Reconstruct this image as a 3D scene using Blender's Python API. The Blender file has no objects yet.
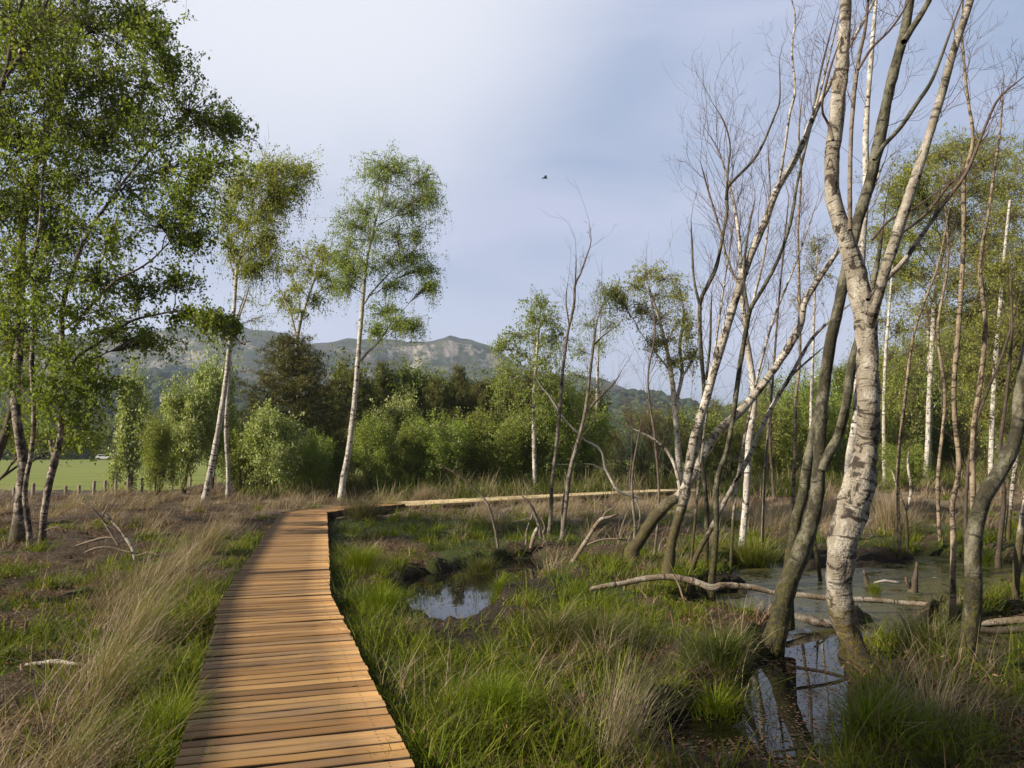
import bpy, math
import numpy as np

C = bpy.context.scene.collection
R = np.random.default_rng(11)
F, HZ = 800.0, 450.0
TH = math.atan((HZ - 384) / F)
CZ = 1.6
ct, st = math.cos(TH), math.sin(TH)

# ---------------------------------------------------------------- helpers
def at(px, py, d):
    """point of the place seen at a pixel, d metres ahead"""
    u, v = (px - 512) / F, -(py - 384) / F
    y = ct - v * st
    z = v * ct + st
    k = d / y
    return np.array([u * k, d, CZ + z * k])

def hashn(ix, iy, s):
    h = (ix.astype(np.int64) * 374761393 + iy.astype(np.int64) * 668265263 + s * 974711) & 0x7fffffff
    h = ((h ^ (h >> 13)) * 1274126177) & 0x7fffffff
    return ((h ^ (h >> 16)) & 0xffff) / 65535.0

def vn(x, y, s=0):
    x = np.asarray(x, float); y = np.asarray(y, float)
    ix, iy = np.floor(x), np.floor(y)
    fx, fy = x - ix, y - iy
    fx = fx * fx * (3 - 2 * fx); fy = fy * fy * (3 - 2 * fy)
    a, b = hashn(ix, iy, s), hashn(ix + 1, iy, s)
    c, d = hashn(ix, iy + 1, s), hashn(ix + 1, iy + 1, s)
    return (a * (1 - fx) + b * fx) * (1 - fy) + (c * (1 - fx) + d * fx) * fy

def fbm(x, y, s=0, o=4):
    t, a, n = 0, 0.5, 0
    for i in range(o):
        t = t + a * vn(x * 2 ** i + 17.3 * i, y * 2 ** i - 9.1 * i, s + i); n += a; a *= .5
    return t / n

def sm(x, a, b):
    t = np.clip((np.asarray(x, float) - a) / (b - a), 0, 1)
    return t * t * (3 - 2 * t)

DECK = np.array([(-0.10, 1.0), (-2.60, 9.0), (-5.36, 20.8), (-4.98, 22.3), (-3.6, 24.4), (6.2, 32.5), (16, 38.5), (34, 47)])
DW = 0.58
def deck_dist(x, y):
    x = np.asarray(x, float); y = np.asarray(y, float)
    best = np.full(x.shape, 1e9)
    for (a, b) in zip(DECK[:-1], DECK[1:]):
        ab = b - a
        t = np.clip(((x - a[0]) * ab[0] + (y - a[1]) * ab[1]) / (ab @ ab), 0, 1)
        best = np.minimum(best, np.hypot(x - a[0] - t * ab[0], y - a[1] - t * ab[1]))
    return best

def deck_x(y):
    return np.interp(y, [1, 9, 20.8, 40], [-0.10, -2.60, -5.36, -9.5])

WZ = -0.42
def flat(px, py, z):
    d = 10.0
    a, b = at(px, py, 10), at(px, py, 20)
    k = (z - a[2]) / (b[2] - a[2])
    return a[0] + (b[0] - a[0]) * k, a[1] + (b[1] - a[1]) * k
POOL_PX = [(448, 602, 50, 28), (424, 585, 20, 12), (466, 620, 24, 16), (500, 573, 40, 10), (520, 566, 28, 8), (500, 587, 40, 11), (548, 577, 26, 7), (700, 612, 26, 10), (690, 742, 44, 24),
           (815, 700, 42, 56), (800, 755, 60, 36), (738, 738, 58, 40), (772, 690, 26, 40), (812, 640, 34, 30), (818, 600, 46, 26),
           (880, 592, 120, 26), (765, 575, 40, 14), (735, 606, 30, 14), (950, 575, 80, 18), (995, 655, 60, 26),
           (900, 640, 60, 20), (770, 610, 30, 25), (715, 600, 16, 8)]
POOLS = []
for cx, cy, rx, ry in POOL_PX:
    c = flat(cx, cy, WZ); e = flat(cx + rx, cy, WZ); n = flat(cx, cy - ry, WZ); s = flat(cx, cy + ry, WZ)
    POOLS.append((c[0] * .5 + .25 * (n[0] + s[0]), (n[1] + s[1]) / 2, abs(e[0] - c[0]), abs(n[1] - s[1]) / 2, (n[0] - s[0]) / (n[1] - s[1])))
def pool(x, y):
    x = np.asarray(x, float); y = np.asarray(y, float)
    w = np.zeros(x.shape)
    for cx, cy, rx, ry, sh in POOLS:
        dx = (x - cx - sh * (y - cy)) / rx; dy = (y - cy) / ry
        w = np.maximum(w, 1.35 - np.hypot(dx, dy))
    w = w + 0.75 * (fbm(x * 2.2, y * 2.2, 40) - .5)
    return sm(w, 0.1, 0.55)

def pool_near(x, y):
    w = np.zeros(np.shape(x))
    for q in (0, 1, 2, 5, 7, 8, 9, 10, 11, 12):
        cx, cy, rx, ry, sh = POOLS[q]
        w = np.maximum(w, 1.35 - np.hypot((x - cx - sh * (y - cy)) / rx, (y - cy + .25) / ry))
    return sm(w, 0, .35)

def hz(x, y):
    x = np.asarray(x, float); y = np.asarray(y, float)
    h = -0.20 + 0.18 * (fbm(x * .55, y * .55, 3) - .5) + 0.22 * (fbm(x * 1.7, y * 1.7, 8) - .5) * (1 - .6 * pool_near(x, y)) + .05 * (fbm(x * 6, y * 6, 9, 2) - .5)
    dd = deck_dist(x, y)
    h = h - 0.12 * (1 - sm(dd, .5, .72))
    h = h - 0.45 * pool(x, y)
    h = h - 0.95 * sm(-9.5 - .12 * y - x, 0, 4) * sm(y, 28, 37)
    h = h + 0.5 * sm(x - 0.15 * y, 0, 8) * sm(y, 20, 42)
    h = h + 0.14 * sm(-x - 5, 0, 5) * sm(y, 12, 20)
    return h

def ground(px, py):
    z = -0.22
    for _ in range(8):
        x, y = flat(px, py, z)
        z = .5 * z + .5 * float(hz(np.array([x]), np.array([y]))[0])
    return np.array([x, y, z])

# ---------------------------------------------------------------- tags
def tag(o, label=None, cat=None, group=None, kind=None):
    if label: o['label'] = label
    if cat: o['category'] = cat
    if group: o['group'] = group
    if kind: o['kind'] = kind
    return o

def empty(name, loc, rz=0, label=None, cat=None, group=None):
    o = bpy.data.objects.new(name, None); C.objects.link(o)
    o.location = [float(v) for v in loc]; o.rotation_euler = (0, 0, rz)
    o.empty_display_size = .2
    return tag(o, label, cat, group)

def copy_tree(o, parent=None):
    c = o.copy(); C.objects.link(c)
    if parent is not None: c.parent = parent
    for ch in list(o.children): copy_tree(ch, c)
    return c

def link(name, me, mats, parent=None, origin=None):
    if origin is not None and len(me.vertices):
        n = len(me.vertices); a = np.empty(n * 3); me.vertices.foreach_get('co', a)
        a = a.reshape(-1, 3) - np.array(origin, float); me.vertices.foreach_set('co', a.ravel())
    o = bpy.data.objects.new(name, me); C.objects.link(o)
    for m in (mats if isinstance(mats, (list, tuple)) else [mats]): me.materials.append(m)
    if parent is not None: o.parent = parent
    elif origin is not None: o.location = [float(v) for v in origin]
    return o

def mesh(name, V, faces, smooth=False, attrs=None):
    """faces: list of (k, array(n,k))"""
    me = bpy.data.meshes.new(name)
    V = np.asarray(V, np.float32)
    me.vertices.add(len(V)); me.vertices.foreach_set('co', V.ravel())
    idx = np.concatenate([f.ravel() for k, f in faces]).astype(np.int32)
    tot = np.concatenate([np.full(len(f), k, np.int32) for k, f in faces])
    start = np.concatenate([[0], np.cumsum(tot)[:-1]]).astype(np.int32)
    me.loops.add(len(idx)); me.loops.foreach_set('vertex_index', idx)
    me.polygons.add(len(tot)); me.polygons.foreach_set('loop_start', start); me.polygons.foreach_set('loop_total', tot)
    if smooth: me.polygons.foreach_set('use_smooth', np.ones(len(tot), bool))
    for k, (typ, a) in (attrs or {}).items():
        at_ = me.attributes.new(k, typ, 'POINT')
        at_.data.foreach_set('value' if typ == 'FLOAT' else 'vector', np.asarray(a, np.float32).ravel())
    me.update(calc_edges=True); me.validate()
    return me

# ---------------------------------------------------------------- materials
class N:
    def __init__(s, name, disp=False):
        s.m = bpy.data.materials.new(name); s.m.use_nodes = True
        s.t = s.m.node_tree; s.b = s.t.nodes['Principled BSDF']; s.out = s.t.nodes['Material Output']
        s.b.inputs['Roughness'].default_value = .8
        s.b.inputs['Specular IOR Level'].default_value = .25
    def n(s, typ, **kw):
        n = s.t.nodes.new(typ)
        for k, v in kw.items():
            if k in n.inputs.keys(): n.inputs[k].default_value = v
            else: setattr(n, k, v)
        return n
    def l(s, a, b): s.t.links.new(a, b)
    def vec(s, src, scale):
        mp = s.n('ShaderNodeMapping'); mp.inputs['Scale'].default_value = scale; s.l(src, mp.inputs[0]); return mp.outputs[0]
    def noise(s, v, scale, detail=3, rough=.55, dist=0):
        n = s.n('ShaderNodeTexNoise'); n.inputs['Scale'].default_value = scale; n.inputs['Detail'].default_value = detail
        n.inputs['Roughness'].default_value = rough; n.inputs['Distortion'].default_value = dist
        if v is not None: s.l(v, n.inputs['Vector'])
        return n.outputs['Fac']
    def ramp(s, v, stops):
        r = s.n('ShaderNodeValToRGB'); e = r.color_ramp.elements
        while len(e) < len(stops): e.new(.5)
        for el, (p, c) in zip(e, stops):
            el.position = p; el.color = (c, c, c, 1) if isinstance(c, (int, float)) else (*c, 1)
        s.l(v, r.inputs[0]); return r.outputs[0]
    def mix(s, f, a, b, blend='MIX'):
        m = s.n('ShaderNodeMix'); m.data_type = 'RGBA'; m.blend_type = blend
        for i, v in ((0, f), (6, a), (7, b)):
            if isinstance(v, (int, float)): m.inputs[i].default_value = v
            elif isinstance(v, tuple): m.inputs[i].default_value = (*v, 1)
            else: s.l(v, m.inputs[i])
        return m.outputs[2]
    def math(s, op, a, b=None, c=None):
        m = s.n('ShaderNodeMath'); m.operation = op
        for i, v in enumerate((a, b, c)):
            if v is None: continue
            if isinstance(v, (int, float)): m.inputs[i].default_value = v
            else: s.l(v, m.inputs[i])
        return m.outputs[0]
    def map(s, v, a, b, c=0., d=1.):
        m = s.n('ShaderNodeMapRange'); m.interpolation_type = 'SMOOTHSTEP'
        for i, q in enumerate((a, b, c, d)): m.inputs[i + 1].default_value = q
        s.l(v, m.inputs[0]); return m.outputs[0]
    def attr(s, name):
        a = s.n('ShaderNodeAttribute'); a.attribute_name = name; return a
    def bump(s, h, strength, dist=.02):
        b = s.n('ShaderNodeBump'); b.inputs['Strength'].default_value = strength; b.inputs['Distance'].default_value = dist
        s.l(h, b.inputs['Height']); s.l(b.outputs[0], s.b.inputs['Normal'])
    def col(s, c):
        if isinstance(c, tuple): s.b.inputs['Base Color'].default_value = (*c, 1)
        else: s.l(c, s.b.inputs['Base Color'])

def leaf_mat(name, c0, c1, c2, trans=.35, gloss=.35):
    s = N(name)
    rnd = s.n('ShaderNodeNewGeometry').outputs['Random Per Island']
    oi = s.n('ShaderNodeObjectInfo').outputs['Random']
    big = s.noise(s.n('ShaderNodeTexCoord').outputs['Object'], 1.3, 2)
    c = s.ramp(s.math('ADD', s.math('MULTIPLY', rnd, .6), s.math('MULTIPLY', big, .4)), [(.15, c0), (.5, c1), (.85, c2)])
    hs = s.n('ShaderNodeHueSaturation'); s.l(c, hs.inputs['Color'])
    s.l(s.map(oi, 0, 1, .485, .51), hs.inputs['Hue']); s.l(s.map(oi, 0, 1, .88, 1.12), hs.inputs['Value'])
    s.col(hs.outputs[0]); s.b.inputs['Roughness'].default_value = .5; s.b.inputs['Specular IOR Level'].default_value = gloss
    tr = s.n('ShaderNodeBsdfTranslucent'); s.l(s.mix(1.0, hs.outputs[0], (1.1, 1.15, .5), 'MULTIPLY'), tr.inputs[0])
    mx = s.n('ShaderNodeMixShader'); mx.inputs[0].default_value = trans
    s.l(s.b.outputs[0], mx.inputs[1]); s.l(tr.outputs[0], mx.inputs[2]); s.l(mx.outputs[0], s.out.inputs[0])
    return s.m

def bark_mat(name, white, grey, dark, twig, patch=.5, moss=0., mossh=1.0, rmin=.012, rmax=.03, mosscol=(.12, .10, .02)):
    s = N(name)
    bc = s.attr('bc').outputs['Vector']; rad = s.attr('rad').outputs['Fac']; alo = s.attr('along').outputs['Fac']
    oi = s.n('ShaderNodeObjectInfo').outputs['Random']
    off = s.n('ShaderNodeVectorMath'); off.operation = 'ADD'; s.l(bc, off.inputs[0])
    cv = s.n('ShaderNodeCombineXYZ')
    for i in range(3): s.l(s.math('MULTIPLY', oi, 37. + 9 * i), cv.inputs[i])
    s.l(cv.outputs[0], off.inputs[1]); v = off.outputs[0]
    tone = s.noise(s.vec(v, (7, 7, 4)), 1, 6, .7)
    c = s.mix(s.map(tone, .38, .58), white, grey)
    lich = s.noise(s.vec(v, (22, 22, 15)), 1, 4, .7)
    c = s.mix(s.map(lich, .56, .66, 0, .45), c, tuple(.55 * q + .03 for q in grey))
    lent = s.noise(s.vec(v, (7, 7, 75)), 1, 3, .6)
    c = s.mix(s.map(lent, .58, .68, 0, .25 + .6 * patch), c, dark)
    lp = s.noise(s.vec(v, (9, 9, 7)), 1, 5, .65, .6)
    band = s.noise(s.vec(v, (3.5, 3.5, 17)), 1, 4, .6, .3)
    c = s.mix(s.map(band, .66 - .14 * patch, .71 - .14 * patch, 0, .9), c, dark)
    c = s.mix(s.map(lp, .68 - .2 * patch, .76 - .2 * patch), c, dark)
    fine = s.noise(s.vec(v, (60, 60, 60)), 1, 3)
    c = s.mix(.5, c, s.ramp(fine, [(.3, .6), (.7, 1.25)]), 'MULTIPLY')
    # rough dark bark with moss near the foot
    foot = s.math('ADD', s.map(alo, 0, mossh, moss, 0), s.math('MULTIPLY', s.math('SUBTRACT', lp, .5), 1.2 if moss else 0.))
    mc = s.mix(s.map(s.noise(s.vec(v, (26, 26, 17)), 1, 6, .75), .4, .66), tuple(1.5 * q for q in dark), mosscol)
    c = s.mix(s.map(foot, .25, .75), c, mc)
    c = s.mix(s.map(rad, rmin, rmax), twig, c)
    s.col(c); s.b.inputs['Roughness'].default_value = .75
    s.bump(s.math('ADD', s.math('MULTIPLY', lp, -1.0), s.math('ADD', s.math('MULTIPLY', fine, .6), s.math('MULTIPLY', lent, -.5))), 1., .018)
    return s.m

def plain(name, c0, c1, scale=6, rough=.8, bump=0, metallic=0, coord='Object', stretch=(1, 1, 1)):
    s = N(name)
    v = s.vec(s.n('ShaderNodeTexCoord').outputs[coord], stretch)
    n = s.noise(v, scale, 4)
    s.col(s.ramp(n, [(.3, c0), (.7, c1)])); s.b.inputs['Roughness'].default_value = rough; s.b.inputs['Metallic'].default_value = metallic
    if bump: s.bump(n, bump)
    return s.m

M = {}
M['leaf_birch'] = leaf_mat('birch_leaf', (.19, .245, .045), (.29, .35, .085), (.40, .44, .16), .5)
M['leaf_dark'] = leaf_mat('near_birch_leaf', (.12, .18, .024), (.20, .27, .04), (.32, .37, .08), .52)
M['leaf_olive'] = leaf_mat('young_birch_leaf', (.21, .24, .038), (.31, .325, .06), (.42, .41, .12), .5)
M['leaf_shrub'] = leaf_mat('shrub_leaf', (.17, .23, .03), (.28, .35, .06), (.42, .46, .15), .42)
M['leaf_white'] = leaf_mat('whitebeam_leaf', (.20, .26, .05), (.34, .40, .12), (.62, .64, .36), .36)
M['leaf_willow'] = leaf_mat('willow_leaf', (.16, .18, .04), (.24, .27, .065), (.34, .35, .12), .42)
M['leaf_thicket'] = leaf_mat('thicket_leaf', (.10, .135, .02), (.17, .21, .035), (.26, .29, .06), .4)
M['needle'] = leaf_mat('pine_needle', (.075, .085, .018), (.135, .14, .03), (.22, .205, .055), .22)
M['blossom'] = leaf_mat('blossom', (.6, .6, .45), (.7, .7, .55), (.8, .8, .65), .3)
M['bark_near'] = bark_mat('dark_streaked_birch_bark', (.50, .42, .34), (.15, .115, .09), (.045, .035, .03), (.10, .07, .055), .85, .9, 1.2)
M['bark_white'] = bark_mat('white_birch_bark', (.72, .68, .61), (.46, .41, .35), (.05, .04, .032), (.12, .08, .065), .62, .9, .9)
M['bark_lead'] = bark_mat('old_birch_bark', (.48, .43, .36), (.27, .23, .175), (.05, .04, .03), (.13, .085, .065), .72, 1.3, 1.9, .01, .025, (.17, .13, .02))
M['bark_tan'] = bark_mat('tan_birch_bark', (.40, .31, .21), (.22, .165, .11), (.05, .038, .028), (.15, .10, .08), .72, .8, .9, .005, .014)
M['bark_moss'] = bark_mat('mossy_birch_bark', (.20, .185, .13), (.05, .044, .026), (.022, .019, .013), (.12, .08, .06), .42, 1., 2.5, .008, .02, (.10, .09, .02))
M['bark_slim'] = bark_mat('slim_birch_bark', (.64, .58, .50), (.36, .31, .25), (.045, .036, .026), (.15, .10, .085), .75, 1.35, 2.4, .005, .014)
M['bark_dead'] = bark_mat('dead_birch_bark', (.30, .26, .21), (.15, .125, .095), (.04, .03, .025), (.13, .095, .075), .5, 0)
M['bark_bone'] = bark_mat('bleached_wood', (.72, .66, .58), (.55, .49, .42), (.14, .11, .08), (.55, .49, .42), .28, 0)
M['bark_log'] = bark_mat('fallen_birch_bark', (.50, .44, .36), (.24, .18, .12), (.06, .045, .03), (.25, .19, .14), .5, 0)
M['bark_brown'] = bark_mat('brown_bark', (.13, .10, .075), (.085, .065, .045), (.03, .024, .018), (.12, .085, .065), .4, 0)
M['bark_pine'] = bark_mat('pine_bark', (.14, .09, .06), (.09, .06, .04), (.035, .025, .02), (.10, .07, .05), .5, 0)

def blade_mat(name, c0, c1, c2, trans=.25):
    return leaf_mat(name, c0, c1, c2, trans, .2)
M['g_green'] = blade_mat('green_grass_blade', (.10, .14, .006), (.18, .235, .014), (.30, .33, .035), .42)
M['g_sedge'] = blade_mat('dark_sedge_blade', (.055, .08, .008), (.095, .125, .014), (.18, .175, .035), .35)
M['g_pale'] = blade_mat('dry_grass_blade', (.22, .165, .10), (.37, .29, .19), (.50, .41, .28), .3)
M['g_brown'] = blade_mat('brown_litter_blade', (.10, .048, .028), (.23, .125, .075), (.37, .245, .155), .15)
M['bracken'] = blade_mat('dead_bracken', (.08, .034, .02), (.19, .09, .055), (.30, .18, .115), .12)
M['g_heath'] = blade_mat('heather_sprig', (.075, .04, .022), (.16, .09, .055), (.17, .14, .05), .15)

def mat_ground():
    s = N('bog_ground')
    v = s.n('ShaderNodeTexCoord').outputs['Object']
    z = s.n('ShaderNodeSeparateColor'); s.l(s.attr('zone').outputs['Color'], z.inputs[0])
    n1 = s.noise(v, 3, 6, .65); n2 = s.noise(v, 22, 5, .7); n3 = s.noise(v, 90, 3, .7)
    lit = s.ramp(n2, [(.3, (.022, .014, .009)), (.5, (.075, .05, .028)), (.74, (.26, .19, .12))])
    grn = s.ramp(n2, [(.34, (.025, .035, .008)), (.7, (.10, .13, .02))])
    c = s.mix(s.map(s.math('ADD', z.outputs[0], s.math('MULTIPLY', s.math('SUBTRACT', n1, .5), .9)), .35, .7), lit, grn)
    pal = s.ramp(n3, [(.3, (.16, .12, .08)), (.7, (.34, .27, .19))])
    c = s.mix(s.map(s.math('ADD', z.outputs[1], s.math('MULTIPLY', s.math('SUBTRACT', n2, .5), .8)), .45, .8), c, pal)
    mud = s.ramp(n2, [(.3, (.014, .011, .008)), (.7, (.04, .03, .02))])
    c = s.mix(z.outputs[2], c, mud)
    s.col(c); s.b.inputs['Roughness'].default_value = .85
    s.bump(s.math('ADD', s.math('MULTIPLY', n2, 1.), s.math('MULTIPLY', n3, .5)), .8, .04)
    return s.m
def mat_water():
    s = N('bog_water')
    v = s.n('ShaderNodeTexCoord').outputs['Object']
    sx = s.n('ShaderNodeSeparateXYZ'); s.l(v, sx.inputs[0])
    a = s.math('MULTIPLY', s.map(sx.outputs[1], 7.4, 9.6), s.map(sx.outputs[0], 1.2, 2.6))
    a2 = s.math('MULTIPLY', s.map(sx.outputs[0], 3.4, 4.2), s.map(sx.outputs[1], 5.0, 6.0))
    a = s.math('MAXIMUM', a, a2)
    n = s.noise(s.vec(v, (1.2, .8, 1)), 1.6, 6, .7, .4)
    n5 = s.noise(v, 9, 5, .75)
    f = s.map(s.math('ADD', s.math('ADD', s.math('MULTIPLY', n, .6), s.math('MULTIPLY', n5, .4)), s.math('MULTIPLY', a, .34)), .74, .86)
    nn = s.noise(v, 40, 3)
    s.col(s.mix(f, (.012, .010, .007), s.ramp(nn, [(.35, (.03, .028, .012)), (.5, (.085, .08, .025)), (.7, (.16, .145, .055))])))
    s.l(s.math('ADD', .02, s.math('MULTIPLY', f, .33)), s.b.inputs['Roughness'])
    s.b.inputs['Specular IOR Level'].default_value = .5
    s.b.inputs['IOR'].default_value = 1.33
    h = s.math('ADD', s.math('MULTIPLY', s.noise(v, 5, 2), .15), s.math('MULTIPLY', s.math('MULTIPLY', nn, f), .5))
    s.bump(h, .25, .01)
    return s.m
def mat_wood(name, cs, grime_gap_shade=True):
    s = N(name)
    bc = s.attr('bc').outputs['Vector']
    rnd = s.n('ShaderNodeNewGeometry').outputs['Random Per Island']
    cv = s.n('ShaderNodeCombineXYZ'); s.l(s.math('MULTIPLY', rnd, 91.), cv.inputs[2])
    ad = s.n('ShaderNodeVectorMath'); ad.operation = 'ADD'; s.l(bc, ad.inputs[0]); s.l(cv.outputs[0], ad.inputs[1]); v = ad.outputs[0]
    c = s.ramp(rnd, [(0, cs[0]), (.35, cs[1]), (.7, cs[2]), (1, cs[3])])
    g = s.noise(s.vec(v, (2.2, 60, 20)), 1, 4, .6, .8)
    c = s.mix(.8, c, s.ramp(g, [(.3, .72), (.65, 1.12)]), 'MULTIPLY')
    w = s.noise(s.vec(v, (1.6, 7, 3)), 1, 4)
    c = s.mix(s.map(w, .5, .72, 0, .5), c, (.20, .135, .085))
    kn = s.noise(s.vec(v, (7, 16, 9)), 1, 1)
    c = s.mix(s.map(kn, .74, .8, 0, .7), c, (.10, .05, .02))
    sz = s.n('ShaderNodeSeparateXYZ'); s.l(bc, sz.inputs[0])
    if grime_gap_shade: c = s.mix(s.map(sz.outputs[2], -.009, -.0035, .95, 0), c, (.022, .014, .009))  # shade of the gaps painted dark into the plank side faces
    if grime_gap_shade:      # screw heads over the bearers, and walked-in grime along the middle
        ax = s.math('SUBTRACT', s.math('ABSOLUTE', sz.outputs[0]), .46); aw = s.math('SUBTRACT', s.math('ABSOLUTE', sz.outputs[1]), .024)
        dd = s.math('ADD', s.math('MULTIPLY', ax, ax), s.math('MULTIPLY', aw, aw))
        c = s.mix(s.map(dd, .00003, .00006, .85, 0), c, (.05, .04, .035))
        gr = s.noise(s.vec(s.n('ShaderNodeTexCoord').outputs['Object'], (1.6, 1.6, 1.6)), 1, 5, .7)
        c = s.mix(s.map(gr, .5, .72, 0, .38), c, (.19, .135, .085))
    s.col(c); s.b.inputs['Roughness'].default_value = .65; s.bump(g, .3, .004)
    return s.m
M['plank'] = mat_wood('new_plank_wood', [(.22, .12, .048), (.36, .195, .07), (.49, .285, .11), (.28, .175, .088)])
M['fascia_sheen'] = mat_wood('pale_edge_sheen_wood', [(.55, .44, .24), (.6, .48, .27), (.64, .51, .29), (.56, .45, .25)], False)
M['joist'] = plain('joist_wood', (.05, .035, .022), (.11, .075, .045), 8)
M['post'] = plain('weathered_post', (.16, .12, .09), (.32, .25, .19), 9)
M['wire'] = plain('fence_wire', (.2, .2, .2), (.3, .3, .3), 9, .5, 0, .6)

# ---------------------------------------------------------------- tubes
class TB:
    def __init__(s): s.t = []
    def add(s, pts, rad, sides=4, rough=0., a0=0.):
        s.t.append((np.asarray(pts, float), np.asarray(rad, float), sides, rough, a0))
    def build(s, name, cap=True):
        Vs, RA, BC, AL, Q, T3 = [], [], [], [], [], []
        base = 0
        groups = {}
        for t in s.t: groups.setdefault((len(t[0]), t[2]), []).append(t)
        for (n, k), L in groups.items():
            P = np.stack([t[0] for t in L]); r = np.stack([t[1] for t in L])
            m = len(L)
            tg = np.gradient(P, axis=1); tg /= np.linalg.norm(tg, axis=2, keepdims=True) + 1e-9
            mean = np.abs(tg).mean(axis=1); ref = np.zeros((m, 3)); ref[np.arange(m), mean.argmin(axis=1)] = 1
            u = np.cross(tg, ref[:, None, :]); u /= np.linalg.norm(u, axis=2, keepdims=True) + 1e-9
            w = np.cross(tg, u)
            al = np.concatenate([np.zeros((m, 1)), np.cumsum(np.linalg.norm(np.diff(P, axis=1), axis=2), axis=1)], axis=1) + np.array([t[4] for t in L])[:, None]
            ang = np.linspace(0, 2 * np.pi, k, endpoint=False)
            ca, sa = np.cos(ang), np.sin(ang)
            rr = r[:, :, None] * np.ones(k)
            ro = np.array([t[3] for t in L])
            if ro.max() > 0:
                ph = R.uniform(0, 50, (m, 1, 1))
                nz = fbm(ca * 1.1 + ph, al[:, :, None] * 3 + sa * 1.1, 77, 3) - .5
                nz2 = fbm(ca * 2.5 + ph, al[:, :, None] * 11 + sa * 2.5, 78, 2) - .5
                rr = rr * (1 + ro[:, None, None] * (nz * 1.1 + nz2 * 1.1))
            V = P[:, :, None, :] + rr[..., None] * (u[:, :, None, :] * ca[:, None] + w[:, :, None, :] * sa[:, None])
            Vs.append(V.reshape(-1, 3))
            RA.append((r[:, :, None] * np.ones(k)).ravel()); AL.append((al[:, :, None] * np.ones(k)).ravel())
            bc = np.stack([r[:, :, None] * ca, r[:, :, None] * sa, al[:, :, None] * np.ones(k)], axis=-1)
            BC.append(bc.reshape(-1, 3))
            ii = base + (np.arange(m) * n * k)[:, None, None] + (np.arange(n - 1) * k)[None, :, None] + np.arange(k)[None, None, :]
            jj = base + (np.arange(m) * n * k)[:, None, None] + (np.arange(n - 1) * k)[None, :, None] + ((np.arange(k) + 1) % k)[None, None, :]
            Q.append(np.stack([ii, jj, jj + k, ii + k], axis=-1).reshape(-1, 4))
            if k >= 5:
                e = base + (np.arange(m) * n * k)[:, None] + (n - 1) * k
                for q in range(1, k - 1): T3.append(np.stack([e[:, 0], e[:, 0] + q, e[:, 0] + q + 1], axis=-1))
            base += m * n * k
        fs = [(4, np.concatenate(Q))]
        if T3: fs.append((3, np.concatenate(T3)))
        return mesh(name, np.concatenate(Vs), fs, True,
                    {'rad': ('FLOAT', np.concatenate(RA)), 'along': ('FLOAT', np.concatenate(AL)), 'bc': ('FLOAT_VECTOR', np.concatenate(BC))})

def spline(K, step=.08, nmax=90):
    K = np.asarray(K, float)
    if len(K) == 2: K = np.stack([K[0], (K[0] + K[1]) / 2, K[1]])
    E = np.concatenate([[2 * K[0] - K[1]], K, [2 * K[-1] - K[-2]]])
    L = np.linalg.norm(np.diff(K[:, :3], axis=0), axis=1)
    n = int(np.clip(L.sum() / step, 6, nmax))
    out = []
    cum = np.concatenate([[0], np.cumsum(L)])
    for q in np.linspace(0, cum[-1], n):
        i = min(np.searchsorted(cum, q, 'right') - 1, len(K) - 2)
        t = (q - cum[i]) / max(L[i], 1e-6)
        p0, p1, p2, p3 = E[i], E[i + 1], E[i + 2], E[i + 3]
        out.append(.5 * ((2 * p1) + (-p0 + p2) * t + (2 * p0 - 5 * p1 + 4 * p2 - p3) * t * t + (-p0 + 3 * p1 - 3 * p2 + p3) * t ** 3))
    return np.array(out)

def trace(px, d, dslope=0., wob=.08):
    """(x, y, width) marks read off the photograph, set at d metres, leaning dslope m per m of rise"""
    K, z0 = [], None
    w = 0.
    for (x, y, wd) in px:
        p = at(x, y, d)
        if z0 is None: z0 = p[2]
        dd = d + dslope * (p[2] - z0) + w
        p = at(x, y, dd)
        w += R.normal(0, wob)
        K.append((*p, wd * .42 * dd / F))
    return np.array(K)

def norm(v): return v / (np.linalg.norm(v) + 1e-9)

def grow(T, p, d, L, r, lev, maxlev, up=.35, nch=(3, 6), wander=.16, spread=(.45, .95)):
    n = 6 if lev < 2 else 5
    pts, dirs = [p], [d]
    for i in range(n):
        d = norm(d + R.normal(0, wander, 3) + np.array([0, 0, up * .18])); p = p + d * L / n
        pts.append(p); dirs.append(d)
    T.add(pts, np.linspace(r * .75, max(r * .2, .0013), n + 1), 5 if r > .012 else 3)
    if lev < maxlev:
        for k in range(R.integers(*nch)):
            i = R.integers(1, n + 1); q = pts[i]
            s = R.normal(0, 1, 3); s = norm(s - dirs[i] * (s @ dirs[i]))
            grow(T, q, norm(dirs[i] + s * R.uniform(*spread)), L * R.uniform(.35, .65), max(r * R.uniform(.4, .6), .002), lev + 1, maxlev, up, nch, wander, spread)

# ---------------------------------------------------------------- leaves
def leaf_mesh(name, P, size, droop=.5, aspect=.62, rng=R):
    n = len(P)
    D = rng.normal(0, 1, (n, 3)); D[:, 2] -= droop * 1.5; D /= np.linalg.norm(D, axis=1, keepdims=True)
    S = np.cross(D, rng.normal(0, 1, (n, 3))); S /= np.linalg.norm(S, axis=1, keepdims=True) + 1e-9
    L = (size * rng.uniform(.45, 1.4, n))[:, None]
    nrm = np.cross(D, S)
    V = np.stack([P, P + D * L * .45 + S * L * aspect * .5 + nrm * L * .08, P + D * L, P + D * L * .45 - S * L * aspect * .5 + nrm * L * .08], axis=1).reshape(-1, 3)
    return mesh(name, V, [(4, np.arange(n * 4).reshape(-1, 4))])

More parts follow.
